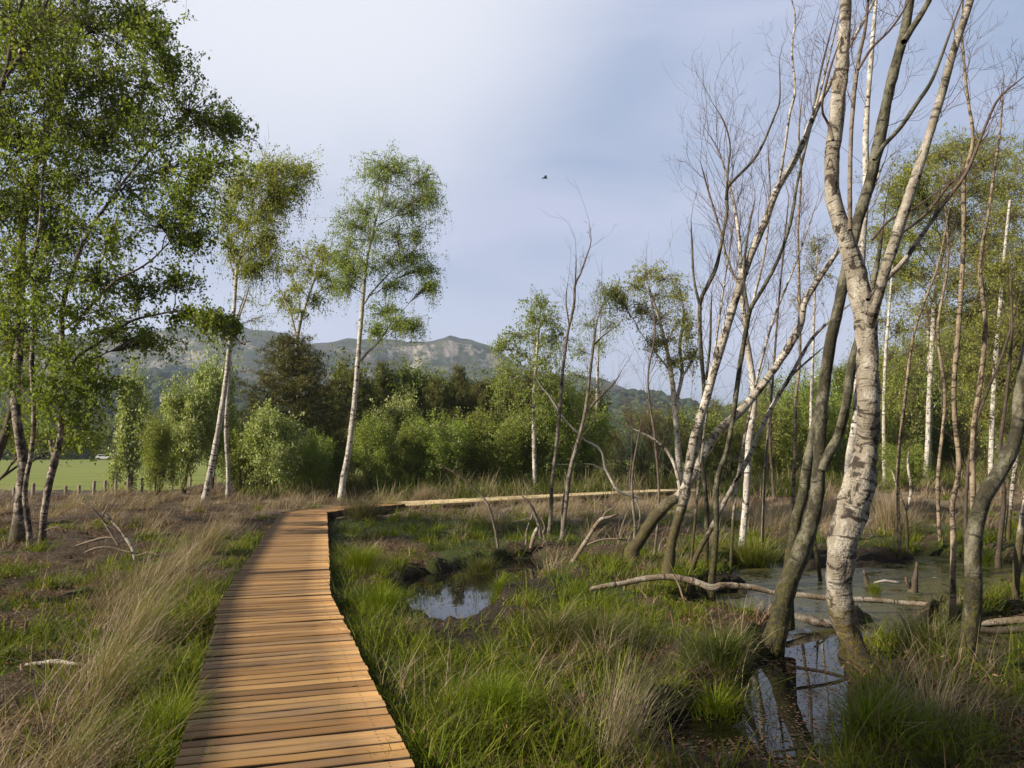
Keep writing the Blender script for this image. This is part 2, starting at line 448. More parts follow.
class Tree:
    def __init__(s, name, label, cat, bark, leaf='leaf_birch', group=None):
        s.name, s.label, s.cat, s.bark, s.leaf, s.group = name, label, cat, bark, leaf, group
        s.trunks, s.limbs, s.tw, s.lp, s.extra = [], [], TB(), [], []
        s.sp = []; s.tips = True; s.twk = 1.; s.ls = .05; s.base = None; s.droop = .6; s.dens = 1.75
    def trunk(s, K, sides=9, rough=.25, foot=True, flare=1.35):
        P = spline(K, .07 if K[0][1] < 16 else .15)
        if s.base is None: s.base = P[0, :3].copy()
        if foot:
            a = P[0].copy(); a[2] -= .3; a[3] *= flare
            P[0, 3] *= 1 + (flare - 1) * .7
            if len(P) > 3: P[1, 3] *= 1 + (flare - 1) * .45; P[2, 3] *= 1 + (flare - 1) * .25
            P = np.concatenate([[a], P])
        P[:, 3] = np.maximum(P[:, 3], .0025)
        s.tip(P); s.trunks.append((P, sides, rough)); return P
    def tip(s, P):
        if s.base is None or P[-1, 3] > .03 or not s.tips: return
        n = min(6, len(P) // 2); P[-n:, 3] *= np.linspace(1, .45, n)
        T1 = TB(); s.sp.append(T1)
        grow(T1, P[-1, :3].copy(), norm(P[-1, :3] - P[-2, :3]), R.uniform(.3, .6) * (1 + P[0, 1] * .03), P[-1, 3] * 1.3, 1, 2, .5, (2, 5))
    def limb(s, K, sides=7, rough=.2):
        P = spline(K, .07 if K[0][1] < 16 else .15); P[:, 3] = np.maximum(P[:, 3], .002); s.tip(P); s.limbs.append((P, sides, rough)); return P
    def sprout(s, P, n, t0=.35, t1=1., L=(.5, 1.2), lev=2, r=.012, up=.5, ang=.7, nch=(2, 5)):
        n = int(n * 1.45)
        for k in range(n):
            t = t0 + (t1 - t0) * (k + R.random()) / n
            i = min(int(t * (len(P) - 1)), len(P) - 2)
            d = norm(P[i + 1, :3] - P[i, :3]); q = P[i, :3]
            e = R.normal(0, 1, 3); e = norm(e - d * (e @ d))
            T1 = TB(); s.sp.append(T1)
            grow(T1, q, norm(d + e * ang * R.uniform(.6, 1.4)), R.uniform(*L) * (1.1 - .4 * t), min(r, P[i, 3] * .55), 0, lev, up, nch)
    def blobs(s, P, B, ntw, nleaf, hang=.35, limb_r=.3, jit=.10, leaf_t=.25):
        """B: list of (centre, radii). a limb runs from the stem to each clump, twigs fill it"""
        for (c, r) in B:
            c = np.asarray(c); r = np.asarray(r)
            dz = c[2] - P[:, 2]
            dist = np.linalg.norm(P[:, :3] - c, axis=1)
            cost = dist + 3 * np.maximum(0, .45 * dist - dz)
            i = int(np.argmin(cost)); a = P[i, :3]
            mid = (a + c) / 2 + np.array([0, 0, .12 * np.linalg.norm(c - a)])
            t = np.linspace(0, 1, 7)[:, None]
            Lb = (1 - t) ** 2 * a + 2 * t * (1 - t) * mid + t ** 2 * c
            Lb[1:-1] += R.normal(0, .035 * np.linalg.norm(c - a), (5, 3)) * .6
            r0 = min(max(P[i, 3] * limb_r, .012), .05)
            s.tw.add(Lb, np.linspace(r0, max(.006, r0 * .25), 7), 5)
            n = max(3, int(ntw * s.dens * R.uniform(.75, 1.25)))
            u = R.normal(0, 1, (n, 3)); u /= np.linalg.norm(u, axis=1, keepdims=True)
            q = c + R.normal(0, .74, (n, 3)) * r
            ts = R.uniform(.45, 1, n); k = (ts * 6).astype(int).clip(0, 5); f = (ts * 6 - k)[:, None]
            b = Lb[k] * (1 - f) + Lb[k + 1] * f
            m2 = (b + q) / 2 + np.array([0, 0, 1]) * (.18 * np.linalg.norm(q - b, axis=1))[:, None] + R.normal(0, .05, (n, 3))
            e = q + np.stack([R.normal(0, .08, n), R.normal(0, .08, n), -R.uniform(.1, 1, n) * hang], axis=1)
            tt = np.array([0, .3, .6, .85])[None, :, None]
            c1 = (1 - tt) ** 2 * b[:, None] + 2 * tt * (1 - tt) * m2[:, None] + tt ** 2 * q[:, None]
            tw = np.concatenate([c1, q[:, None], e[:, None]], axis=1)
            for w in tw: s.tw.add(w, np.array([.006, .005, .004, .003, .0022, .0014]) * s.twk, 3)
            if nleaf:
                m = max(1, int(nleaf))
                tl = R.uniform(leaf_t * 5, 5, (n, m)); kk = tl.astype(int).clip(0, 4); ff = (tl - kk)[..., None]
                ar = np.arange(n)[:, None]
                lp = tw[ar, kk] * (1 - ff) + tw[ar, kk + 1] * ff
                lp = lp + R.normal(0, jit, lp.shape) * (0.4 + R.random((n, 1, 1)))
                s.lp.append(lp.reshape(-1, 3))
    def finish(s, rz=0):
        root = empty(s.name, s.base, 0, s.label, s.cat, s.group)
        o = s.base
        for (P, sd, ro) in s.trunks:
            t = TB(); t.add(P[:, :3], P[:, 3], sd, ro); link('trunk', t.build('trunk'), M[s.bark], root, o)
        for (P, sd, ro) in s.limbs:
            t = TB(); t.add(P[:, :3], P[:, 3], sd, ro, 3.); link('limb', t.build('limb'), M[s.bark], root, o)
        if s.lp:
            for T1 in s.sp: s.tw.t += T1.t
        else:
            for T1 in s.sp: link('branch', T1.build('branch'), M[s.bark], root, o)
        if s.tw.t: link('branches', s.tw.build('branches'), M[s.bark], root, o)
        if s.lp: link('foliage', leaf_mesh('foliage', np.concatenate(s.lp), s.ls, s.droop), M[s.leaf], root, o)
        for (nm, me, mt) in s.extra: link(nm, me, mt, root, o)
        return root

def pxblobs(L, d, depth=None, yscale=1.):
    B = []
    for (x, y, rx, ry) in L:
        m = d / F
        c = at(x, y, d); c[1] += R.uniform(-1, 1) * (depth if depth is not None else rx * m * 1.2)
        k = c[1] / d
        c2 = at(x, y, c[1])
        B.append((c2, (rx * m, rx * m, ry * m)))
    return B

# ================================================================ SETTING
# bog ground: fan of rows that gets coarser with distance
def build_ground():
    ys = [-3.0]
    while ys[-1] < 62: ys.append(ys[-1] + max(.05, .011 * abs(ys[-1])))
    ys = np.array(ys); ss = np.linspace(-1, 1, 420)
    Y = np.repeat(ys[:, None], len(ss), 1)
    X = ss[None, :] * (5 + 0.95 * np.maximum(ys, 0))[:, None]
    Z = hz(X, Y)
    far = np.maximum(sm(Y, 52, 62), sm(np.abs(ss)[None, :] * np.ones_like(Y), .94, 1.))
    Z = Z - far * 2.2
    z = zones(X, Y)
    col = np.stack([z[0], z[1], np.maximum(pool(X, Y), sm(-Z, .30, .42) * (far < .01) * (X > deck_x(Y)) * (Y < 20))], axis=-1)
    col[..., 2] = np.maximum(col[..., 2], .85 * open_bog(X, Y))
    n, m = X.shape
    i = np.arange((n - 1) * m).reshape(n - 1, m)[:, :-1]
    me = mesh('bog_ground', np.stack([X, Y, Z], -1).reshape(-1, 3), [(4, np.stack([i, i + 1, i + m + 1, i + m], -1).reshape(-1, 4))], True,
              {'zone': ('FLOAT_VECTOR', col.reshape(-1, 3))})
    tag(link('bog_ground', me, mat_ground()), kind='structure')

GREEN = [(420, 525, 1.2, 2., .9), (540, 532, 1.2, 2., .8), (600, 562, .8, 1., .8), (650, 577, .6, .8, .8), (840, 540, .8, 1., .8), (352, 560, .35, .8, 1), (380, 600, .5, .8, 1), (365, 640, .35, .5, .6), (500, 705, .35, .3, 1), (470, 545, .6, 1.5, .9), (350, 520, .6, 1.6, .8),
         (520, 520, 1., 2., .6), (700, 520, 1.2, 2., .8), (900, 560, 1.2, 1., 1), (940, 640, .5, .5, .8), (470, 640, .6, .5, .6), (430, 690, .3, .3, .8), (560, 590, .6, .8, .7),
         (400, 740, .25, .4, 1), (725, 690, .3, .25, .9), (960, 630, .5, .5, .8), (745, 540, .7, 1.2, .9), (1000, 590, .6, .8, .8), (860, 740, .5, .5, .8), (220, 620, .35, 1.2, .9), (250, 560, .4, 2., .9), (190, 740, .3, .7, .8)]
PALE = [(600, 730, .5, .35, .9), (560, 650, .5, .5, .4), (560, 510, 2.5, 3.5, .9), (640, 510, 2.2, 4., 1), (790, 520, 2.2, 4., 1), (440, 515, 1.2, 1.5, .7), (720, 512, 1.6, 3., .9), (870, 500, 2., 3., .9), (900, 520, 1., 2., .9), (980, 500, 2., 3., .7), (460, 700, .5, .3, .5), (590, 545, .8, 1., .4)]
def blobs2(L, x, y):
    w = np.zeros(np.shape(x))
    for (px, py, rx, ry, k) in L:
        cx, cy = flat(px, py, -.2)
        w = np.maximum(w, k * np.exp(-(((x - cx) / rx) ** 2 + ((y - cy) / ry) ** 2)))
    return w
OPEN = [(505, 602, 60, 14), (690, 752, 60, 26), (735, 742, 85, 40), (800, 705, 60, 60), (452, 622, 62, 30), (850, 590, 110, 34), (745, 600, 60, 20)]
def open_bog(x, y):
    w = np.zeros(np.shape(x))
    for (px, py, rx, ry) in OPEN:
        c = flat(px, py, -.3); e = flat(px + rx, py, -.3); n_ = flat(px, py - ry, -.3); s_ = flat(px, py + ry, -.3)
        cx, cy = (c[0] + n_[0] + s_[0]) / 3, (n_[1] + s_[1]) / 2; sh = (n_[0] - s_[0]) / (n_[1] - s_[1])
        w = np.maximum(w, 1.3 - np.hypot((x - cx - sh * (y - cy)) / abs(e[0] - c[0]), (y - cy) / (abs(n_[1] - s_[1]) / 2)))
    return sm(w, 0, .45)
def zones(x, y):
    """weights of green grass, dry grass, brown litter"""
    dx = deck_x(y); dd = deck_dist(x, y) - DW
    L = sm(dx - x, -.1, .1)
    n1 = fbm(x * .7, y * .7, 21); n2 = fbm(x * 2.4, y * 2.4, 25); n3 = fbm(x * .35, y * .35, 29)
    near = np.exp(-np.maximum(dd, 0) / .45)
    gl = np.clip(.8 * near + .8 * sm(n1, .44, .6) * sm(n2, .38, .55) + .06, 0, 1) * (1 - .75 * sm(y, 15.5, 19))
    pl = .62 * np.exp(-((dd - 1.0) / .38) ** 2) * sm(n2, .3, .6) + .6 * sm(y, 15, 19) * sm(n1, .4, .6) + .2 * sm(n2, .55, .7)
    bl = .35 + .65 * sm(n3, .4, .6)
    gr = np.clip(.55 * near + blobs2(GREEN, x, y) + .85 * sm(n1, .42, .6) * sm(n2, .36, .52) + .22, 0, 1) * (1 - .35 * sm(y, 20, 28)) * (1 - .9 * pool_near(x, y))
    pr = (.65 + .35 * sm(y, 8, 12)) * np.clip(blobs2(PALE, x, y) + .35 * sm(n2, .5, .68) + .7 * sm(y, 17, 22) * sm(n1, .42, .6), 0, 1)
    br = .3 + .6 * sm(n2, .4, .65)
    g = gl * L + gr * (1 - L); p = np.clip(pl * L + pr * (1 - L), 0, 1); b = bl * L + br * (1 - L)
    ob = 1 - .76 * open_bog(x, y)
    return g * ob, p * (1 - .3 * g) * ob, b * ob

build_ground()
tag(link('bog_water', mesh('bog_water', [(-6, 1, WZ), (22, 1, WZ), (22, 24, WZ), (-6, 24, WZ)], [(4, np.array([[0, 1, 2, 3]]))]), mat_water()), kind='structure')

def sheet(name, x0, x1, y0, y1, z, mat, nx=2, ny=2, zf=None):
    xs, ys = np.linspace(x0, x1, nx), np.linspace(y0, y1, ny)
    Xg, Yg = np.meshgrid(xs, ys); Zg = np.full(Xg.shape, z) if zf is None else zf(Xg, Yg)
    i = np.arange((ny - 1) * nx).reshape(ny - 1, nx)[:, :-1]
    me = mesh(name, np.stack([Xg, Yg, Zg], -1).reshape(-1, 3), [(4, np.stack([i, i + 1, i + nx + 1, i + nx], -1).reshape(-1, 4))], True)
    return tag(link(name, me, mat), kind='structure')
sheet('ground', -5000, 5000, -600, 5000, -2.0, plain('heath_ground', (.05, .06, .02), (.09, .10, .035), .02))
def field_mat():
    s = N('meadow_grass'); v = s.n('ShaderNodeTexCoord').outputs['Object']
    a = s.noise(s.vec(v, (.12, .35, 1)), 1, 6, .7); b = s.noise(v, 3, 4, .7)
    c = s.ramp(a, [(.3, (.16, .20, .028)), (.55, (.23, .26, .04)), (.75, (.32, .29, .08))])
    s.col(s.mix(.5, c, s.ramp(b, [(.3, .7), (.7, 1.2)]), 'MULTIPLY')); s.bump(b, .5, .1); return s.m
sheet('meadow', -330, 60, 34, 235, -1.2, field_mat(), 80, 60, lambda x, y: -1.22 + .12 * fbm(x * .08, y * .08, 5) - .8 * sm(x, 20, 55))

# far hills
SIL = [(-500, 345), (-200, 322), (0, 330), (95, 336), (182, 325), (217, 321), (260, 327), (285, 332), (302, 341), (322, 341), (347, 337), (397, 338), (422, 339), (450, 334), (472, 338), (497, 346), (512, 360), (540, 372), (590, 374), (620, 388), (660, 408), (720, 428), (800, 438), (1400, 446)]
YR = 1300.
SX = np.array([(p - 512) / F * YR for p, _ in SIL]); SZ = np.array([(HZ - q) / F * YR for _, q in SIL])
def hill(x, y):
    r = np.interp(x, SX, SZ)
    g = np.interp(y, [225, 300, 520, 800, 1050, 1180, 1300, 1500, 2200], [0, .03, .165, .34, .50, .84, 1., .97, .6])
    n = fbm(x * .006, y * .006, 61, 5) - .5
    cr = sm(x, -205, -150) * (1 - sm(x, -35, 5)) * (.55 + .9 * fbm(x * .03, y * 0 + 3, 68, 3))
    crag = -30 * cr * sm(y, 1010, 1180) * (1 - sm(y + 30 * (fbm(x * .02, x * 0, 69, 3) - .5), 1205, 1235))
    return crag - 2.0 + (r + 2) * g + n * 60 * sm(y, 330, 800) * (1 - .82 * sm(y, 1130, 1250)) + (fbm(x * .03, y * .03, 65, 3) - .5) * 7 * sm(y, 300, 700) + (fbm(x * .05, y * .02, 67, 2) - .5) * 5 * sm(y, 1050, 1200)
def hill_mat():
    s = N('hillside'); v = s.n('ShaderNodeTexCoord').outputs['Object']
    geo = s.n('ShaderNodeNewGeometry'); sp = s.n('ShaderNodeSeparateXYZ'); s.l(geo.outputs['Normal'], sp.inputs[0])
    pos = s.n('ShaderNodeSeparateXYZ'); s.l(v, pos.inputs[0])
    n = s.noise(v, .012, 7, .65); n2 = s.noise(v, .05, 6, .7)
    c = s.ramp(n, [(.36, (.035, .045, .018)), (.47, (.10, .105, .045)), (.56, (.065, .055, .045)), (.66, (.13, .12, .07))])
    c = s.mix(s.map(n2, .43, .58, 0, .85), c, (.025, .04, .014))
    steep = s.map(s.math('ADD', sp.outputs[2], s.math('MULTIPLY', s.math('SUBTRACT', n2, .5), .5)), .80, .93, 1, 0)
    rk = s.noise(s.vec(v, (.06, .03, .03)), 1, 6, .75, .5)
    veg = s.map(s.noise(s.vec(v, (1, 1, 1)), .03, 5, .7), .44, .56)
    c = s.mix(s.math('MULTIPLY', s.math('MULTIPLY', steep, veg), s.map(pos.outputs[2], 70, 105)), c, s.ramp(rk, [(.36, (.06, .058, .05)), (.62, (.46, .40, .35))]))
    s.col(c); s.b.inputs['Roughness'].default_value = .95; return s.m
sheet('hills', -1500, 1500, 226, 2100, 0, hill_mat(), 340, 280, hill)

# woods on the slopes: one mass of small crowns nobody could count
def crown_mass(name, P, Rr, mat, squash=.8):
    import bmesh
    bm = bmesh.new(); bmesh.ops.create_icosphere(bm, subdivisions=2, radius=1)
    bv = np.array([v.co[:] for v in bm.verts]); bf = np.array([[v.index for v in f.verts] for f in bm.faces]); bm.free()
    n, m = len(P), len(bv)
    k = 1 + .55 * (fbm(bv[None, :, 0] * 1.7 + np.arange(n)[:, None] * 3.1, bv[None, :, 2] * 1.7 + bv[None, :, 1] * 2.3, 90, 3) - .5) * 1.6
    V = P[:, None, :] + bv[None] * k[..., None] * Rr[:, None, None] * np.array([1, 1, squash])
    Fc = bf[None] + (np.arange(n) * m)[:, None, None]
    return tag(link(name, mesh(name, V.reshape(-1, 3), [(3, Fc.reshape(-1, 3))], False), mat), kind='stuff')
def wood_mat(name, a, b):
    s = N(name); v = s.n('ShaderNodeTexCoord').outputs['Object']
    r = s.n('ShaderNodeNewGeometry').outputs['Random Per Island']
    n = s.noise(v, .35, 4, .7)
    s.col(s.mix(.7, s.ramp(r, [(0, a), (1, b)]), s.ramp(n, [(.3, .45), (.7, 1.3)]), 'MULTIPLY')); s.b.inputs['Roughness'].default_value = 1.
    s.bump(n, 1., 1.5); return s.m
r2 = np.random.default_rng(5)
n = 9000
yy = 250 + 800 * r2.random(n) ** 1.2; xx = (r2.random(n) * 1.5 - .72) * yy
dens = sm(fbm(xx * .006, yy * .006, 71, 4), .40, .56) * (1 - .55 * sm(yy, 700, 1000)) * (1 - .6 * sm(yy, 420, 450) * (1 - sm(yy, 500, 540)))
dens = np.maximum(dens, .95 * (1 - sm(yy, 290, 330)))
house_x, house_y = at(166, 398, 520)[0], 520.
dens *= 1 - np.exp(-(((xx - house_x) / 26) ** 2 + ((yy - house_y + 25) / 45) ** 2) ** 2)
keep = r2.random(n) < dens
xx, yy = xx[keep], yy[keep]
rr = r2.uniform(3.2, 6.5, len(xx))
crown_mass('hillside_woodland', np.stack([xx, yy, hill(xx, yy) + rr * .55], -1), rr, wood_mat('far_wood', (.022, .036, .012), (.06, .085, .025)))

# ================================================================ BOARDWALK
def boardwalk():
    root = empty('boardwalk', (-0.146, 1.0, 0), 0, 'new timber plank boardwalk winding from the viewer to the far trees and off right', 'boardwalk')
    org = (-0.146, 1.0, 0)
    seg = np.diff(DECK, axis=0); ln = np.hypot(*seg.T); cum = np.concatenate([[0], np.cumsum(ln)])
    def pos(s):
        return np.array([np.interp(s, cum, DECK[:, 0]), np.interp(s, cum, DECK[:, 1])])
    rb = np.random.default_rng(3)
    def planks(s0, s1):
        V, Fq, BC = [], [], []
        s = s0
        while s < s1:
            a, b = pos(s - .5), pos(s + .5); t = (b - a) / np.hypot(*(b - a)); c = pos(s)
            ang = rb.normal(0, .006); t = np.array([t[0] * math.cos(ang) - t[1] * math.sin(ang), t[0] * math.sin(ang) + t[1] * math.cos(ang)])
            nn = np.array([t[1], -t[0]])
            hw, hl = .0478 + rb.normal(0, .0015), DW + rb.normal(0, .003)
            off = rb.normal(0, .003); zt = rb.normal(0, .0015); tilt = rb.normal(0, .003)
            e = .004
            base = len(V)
            ring = [(-hw, -.04), (hw, -.04), (hw, -e), (hw - e, 0), (-hw + e, 0), (-hw, -e)]
            for k, xl in enumerate(np.linspace(-hl, hl, 5)):
                sag = rb.normal(0, .0012)
                for (w, z) in ring:
                    p = c + nn * (xl + off) + t * w
                    V.append((p[0], p[1], z + zt + sag + tilt * xl / hl)); BC.append((xl, w, z))
            m = len(ring)
            for k in range(4):
                for q in range(m):
                    Fq.append((base + k * m + q, base + (k + 1) * m + q, base + (k + 1) * m + (q + 1) % m, base + k * m + (q + 1) % m))
            for b0, flip in ((base, 1), (base + 4 * m, 0)):
                for quad in ((0, 1, 2, 5), (5, 2, 3, 4)):
                    Fq.append(tuple(b0 + v for v in (quad if not flip else quad[::-1])))
            s += .1245 + rb.normal(0, .0018)
        return mesh('decking', V, [(4, np.array(Fq))], False, {'bc': ('FLOAT_VECTOR', BC)})
    for a, b in ((0, cum[1]), (cum[1], cum[2]), (cum[2], cum[4]), (cum[4], cum[7])):
        link('decking', planks(a, b - .06), M['plank'] if a < cum[4] else M['fascia_sheen'], root, org)  # far decking gets the paler wood, its glancing sheen painted as colour
    # bearers and posts
    def bar(name, p, q, w, h, ztop, mat):
        p, q = np.array(p), np.array(q); t = (q - p) / np.hypot(*(q - p)); nn = np.array([t[1], -t[0]]) * w / 2
        V = [(*(e + sgn * nn), z) for e in (p, q) for (sgn, z) in ((-1, ztop - h), (1, ztop - h), (1, ztop), (-1, ztop))]
        f = np.array([(0, 1, 2, 3), (7, 6, 5, 4), (0, 4, 5, 1), (1, 5, 6, 2), (2, 6, 7, 3), (3, 7, 4, 0)])
        bc = [((0 if i < 4 else float(np.hypot(*(q - p)))), v[2], 0) for i, v in enumerate(V)]
        link(name, mesh(name, V, [(4, f)], False, {'bc': ('FLOAT_VECTOR', bc)}), mat, root, org)
    for i in range(len(DECK) - 1):
        a, b = DECK[i], DECK[i + 1]; t = (b - a) / ln[i]; nn = np.array([t[1], -t[0]])
        for o in (-.46, .46): bar('bearer', a + nn * o + t * .03, b + nn * o - t * .03, .075, .15, -.042, M['joist'])
        if i >= 4: bar('edge_board', a + nn * (DW + .035) + t * .05, b + nn * (DW + .035) - t * .02,   .03, .06, -.006, M['fascia_sheen'])
        for s in np.arange(.4, ln[i], 2.4):
            for o in (-.37, .37):
                c = a + t * s + nn * o
                bar('post', c - t * .05, c + t * .05, .1, .75, -.05, M['joist'])
boardwalk()

# ================================================================ GRASS (stuff) and tussocks
def blades(name, P, h, w, az, lean, curl, mat, rng=R, seg=3, parent=None, origin=None):
    n = len(P)
    t = np.array([0, .38, .72, 1.])
    d = np.stack([np.cos(az), np.sin(az), np.zeros(n)], -1)
    sa = az + np.pi / 2 + rng.normal(0, .7, n)
    sd = np.stack([np.cos(sa), np.sin(sa), np.zeros(n)], -1)
    hh = (h[:, None] * (t * np.cos(lean)[:, None] - curl[:, None] * t ** 2.2 * .55))
    out = h[:, None] * (t * np.sin(lean)[:, None] + curl[:, None] * t ** 1.9 * .75)
    ctr = P[:, None, :] + d[:, None, :] * out[..., None]; ctr[:, :, 2] += hh
    wd = w[:, None] * np.array([1, .85, .55])
    Lf = ctr[:, :3] - sd[:, None] * wd[..., None] * .5; Rt = ctr[:, :3] + sd[:, None] * wd[..., None] * .5
    V = np.concatenate([Lf, Rt, ctr[:, 3:]], axis=1)
    b = (np.arange(n) * 7)[:, None]
    q = np.concatenate([b + np.array([0, 3, 4, 1]), b + np.array([1, 4, 5, 2])])
    tr = b + np.array([2, 5, 6])
    me = mesh(name, V.reshape(-1, 3), [(4, q), (3, tr)])
    return link(name, me, mat, parent, origin)

def scatter(n, y0, y1, p=1.25, rng=R):
    # screen-even spread over the visible wedge
    u = rng.random(n); a = 1 - p
    y = (y0 ** a + u * (y1 ** a - y0 ** a)) ** (1 / a)
    x = (rng.random(n) * 2 - 1) * (.70 * y + 1.6)
    return x, y

WIND = 0.35   # the dry stems lean this way (radians from +x)
def lay_grass():
    rg = np.random.default_rng(2)
    # clumped seed positions
    def clumped(n, y0, y1, spread, per, p):
        k = n // per
        x, y = scatter(k, y0, y1, p, rg)
        s = spread * rg.uniform(.5, 1.3, k)
        x = (x[:, None] + rg.normal(0, 1, (k, per)) * s[:, None]).ravel(); y = (y[:, None] + rg.normal(0, 1, (k, per)) * s[:, None]).ravel()
        cid = np.repeat(np.arange(k), per)
        return x, y, cid, k
    def ok(x, y):
        dd = deck_dist(x, y)
        return (dd > DW + .05) & (y > 1.5) & ~((y > 18.5) & (y < 25) & (x > deck_x(y)) & (dd < DW + .9) & (x < -2.8))
    def put(name, n, y0, y1, spread, per, zi, thr, hr, wr, lean, curl, mat, p=1.25, wind=0., low=-.40, whole=True):
        x, y, cid, k = clumped(n, y0, y1, spread, per, p)
        if whole:      # a tuft grows or does not grow
            cx = np.bincount(cid, x, k) / per; cy = np.bincount(cid, y, k) / per
            zc = zones(cx, cy)[zi]; live = (rg.random(k) < np.clip((zc - thr) / (1 - thr), 0, 1) ** .8)[cid]
        else: live = rg.random(len(x)) < np.clip((zones(x, y)[zi] - thr) / (1 - thr), 0, 1) ** .8
        g = hz(x, y)
        keep = ok(x, y) & live & (g > low)
        if name == 'undergrowth': keep &= (x > -.34 * y) & (vn(x * .5, y * .5, 93) > .35)
        x, y, g, cid = x[keep], y[keep], g[keep], cid[keep]; m = len(x)
        hk = rg.uniform(.5, 1.4, k)[cid]; az0 = rg.uniform(0, 2 * np.pi, k)[cid]
        az = np.where(rg.random(m) < wind, WIND + rg.normal(0, .6, m), az0 + rg.normal(0, 1.3, m))
        h = rg.uniform(*hr, m) * hk; w = rg.uniform(*wr, m) * (1 + y * .06)
        broken = rg.random(m) < .15
        o = blades(name, np.stack([x, y, g - .02], -1), h, w, az, np.abs(rg.normal(lean, lean * .5, m)) + broken * .5, np.abs(rg.normal(curl, curl * .6, m)) + broken * .5, mat, rg)
        tag(o, kind='stuff'); return o
    put('turf', 150000, 2.2, 42, .2, 25, 0, .1, (.04, .13), (.004, .008), .5, .4, M['g_green'], whole=False)
    put('green_grass', 260000, 2.2, 42, .10, 60, 0, .1, (.12, .34), (.004, .009), .38, .5, M['g_green'])
    put('sedge_grass', 70000, 2.2, 34, .09, 55, 0, .2, (.18, .42), (.004, .007), .35, .55, M['g_sedge'])
    put('dry_grass', 300000, 2.2, 48, .13, 50, 1, .14, (.25, .68), (.003, .005), .36, .5, M['g_pale'], 1.02, .5)
    put('undergrowth', 90000, 29, 52, .3, 40, 2, -.6, (.3, .95), (.006, .010), .3, .4, M['g_sedge'], .9)
    put('undergrowth', 26000, 29, 52, .3, 40, 2, -.6, (.4, 1.1), (.005, .008), .25, .35, M['g_pale'], .9)
    put('plant_litter', 130000, 2.2, 46, .3, 30, 2, .1, (.08, .26), (.004, .010), 1.1, .5, M['g_brown'], 1.25)
    put('heather', 90000, 2.2, 48, .14, 45, 2, .3, (.08, .24), (.003, .006), .45, .3, M['g_heath'], 1.2)
    # crumpled dead bracken and leaf litter
    x, y, cid, k = clumped(260000, 2.2, 46, .22, 60, 1.2)
    cx = np.bincount(cid, x, k) / 60; cy = np.bincount(cid, y, k) / 60; z = zones(cx, cy)
    live = (rg.random(k) < np.clip(z[2] * 1.1 - z[0] * .6, 0, 1))[cid]; g = hz(x, y); keep = ok(x, y) & live & (g > -.4)
    x, y, g = x[keep], y[keep], g[keep]
    lo = link('bracken_litter', leaf_mesh('bracken_litter', np.stack([x, y, g + .01 + .08 * rg.random(len(x)) ** 2], -1), .05, .1, .22, rg), M['bracken'])
    tag(lo, kind='stuff')
lay_grass()

def floaters():
    rg = np.random.default_rng(8)
    x, y = scatter(60000, 3, 16, 1.6, rg); k = (pool(x, y) > .55) & (rg.random(len(x)) < .12 + .88 * (fbm(x * 1.1, y * 1.1, 55) > .56)); x, y = x[k], y[k]; n = len(x)
    a = rg.uniform(0, 6.28, n); L = rg.uniform(.012, .035, n); D = np.stack([np.cos(a), np.sin(a), 0 * a], -1) * L[:, None]; S = np.stack([-np.sin(a), np.cos(a), 0 * a], -1) * (L * .4)[:, None]
    P = np.stack([x, y, WZ + .004 + .003 * rg.random(n)], -1)
    V = np.stack([P, P + D * .5 + S, P + D, P + D * .5 - S], 1).reshape(-1, 3)
    tag(link('floating_leaves', mesh('floating_leaves', V, [(4, np.arange(n * 4).reshape(-1, 4))]), M['g_brown']), kind='stuff')
    x, y = scatter(9000, 3, 16, 1.5, rg); k = (pool(x, y) > .3) & (fbm(x * 1.7, y * 1.7, 57) > .55); x, y = x[k], y[k]; n = len(x)
    tag(blades('water_sedge', np.stack([x, y, np.full(n, WZ - .03)], -1), rg.uniform(.08, .3, n), rg.uniform(.003, .006, n), rg.uniform(0, 6.28, n), np.abs(rg.normal(.25, .2, n)), np.abs(rg.normal(.3, .3, n)), M['g_sedge'], rg), kind='stuff')
    # a few shoots pushing up between the planks
    P = []
    for px, py in ((335, 618), (332, 622), (340, 680), (346, 686), (382, 757), (388, 752), (214, 620), (228, 602), (286, 519), (320, 523), (316, 521), (196, 712), (206, 757), (345, 712)):
        bx, by = flat(px, py, 0); m = rg.integers(4, 12); P.append(np.stack([bx + rg.normal(0, .03, m), by + rg.normal(0, .02, m), np.full(m, -.06)], -1))
    P = np.concatenate(P); n = len(P)
    tag(blades('plank_gap_grass', P, rg.uniform(.08, .2, n), rg.uniform(.003, .005, n), rg.uniform(0, 6.28, n), np.abs(rg.normal(.3, .2, n)), np.abs(rg.normal(.3, .3, n)), M['g_green'], rg), kind='stuff')
floaters()

def tussock(px, py, n, h, spread, mats, label, lean=.35, curl=.5, wind=0., w=.007, group=None, az=None):
    rg = np.random.default_rng(int(px * 7 + py))
    b = ground(px, py)
    if deck_dist(b[0:1], b[1:2])[0] < DW + .1: b[0] += .3
    root = empty('grass_tussock', b, 0, label, 'grass tussock', group)
    for i, (mt, share, hm, nm) in enumerate(mats):
        m = int(n * share)
        a = rg.uniform(0, 2 * np.pi, m); r = np.abs(rg.normal(0, spread * .55, m))
        x, y = b[0] + np.cos(a) * r, b[1] + np.sin(a) * r
        g = np.maximum(hz(x, y), -.45) + .10 * np.exp(-(r / spread) ** 2)
        aa = np.where(rg.random(m) < wind, (WIND if az is None else az) + rg.normal(0, .45, m), a + rg.normal(0, .7, m))
        hh = h * hm * rg.uniform(.5, 1.15, m)
        blades(nm, np.stack([x, y, g - .03], -1), hh, rg.uniform(.6, 1.2, m) * w, aa, np.abs(rg.normal(lean, lean * .5, m)), np.abs(rg.normal(curl, curl * .5, m)), M[mt], rg, parent=root, origin=b)
    return root
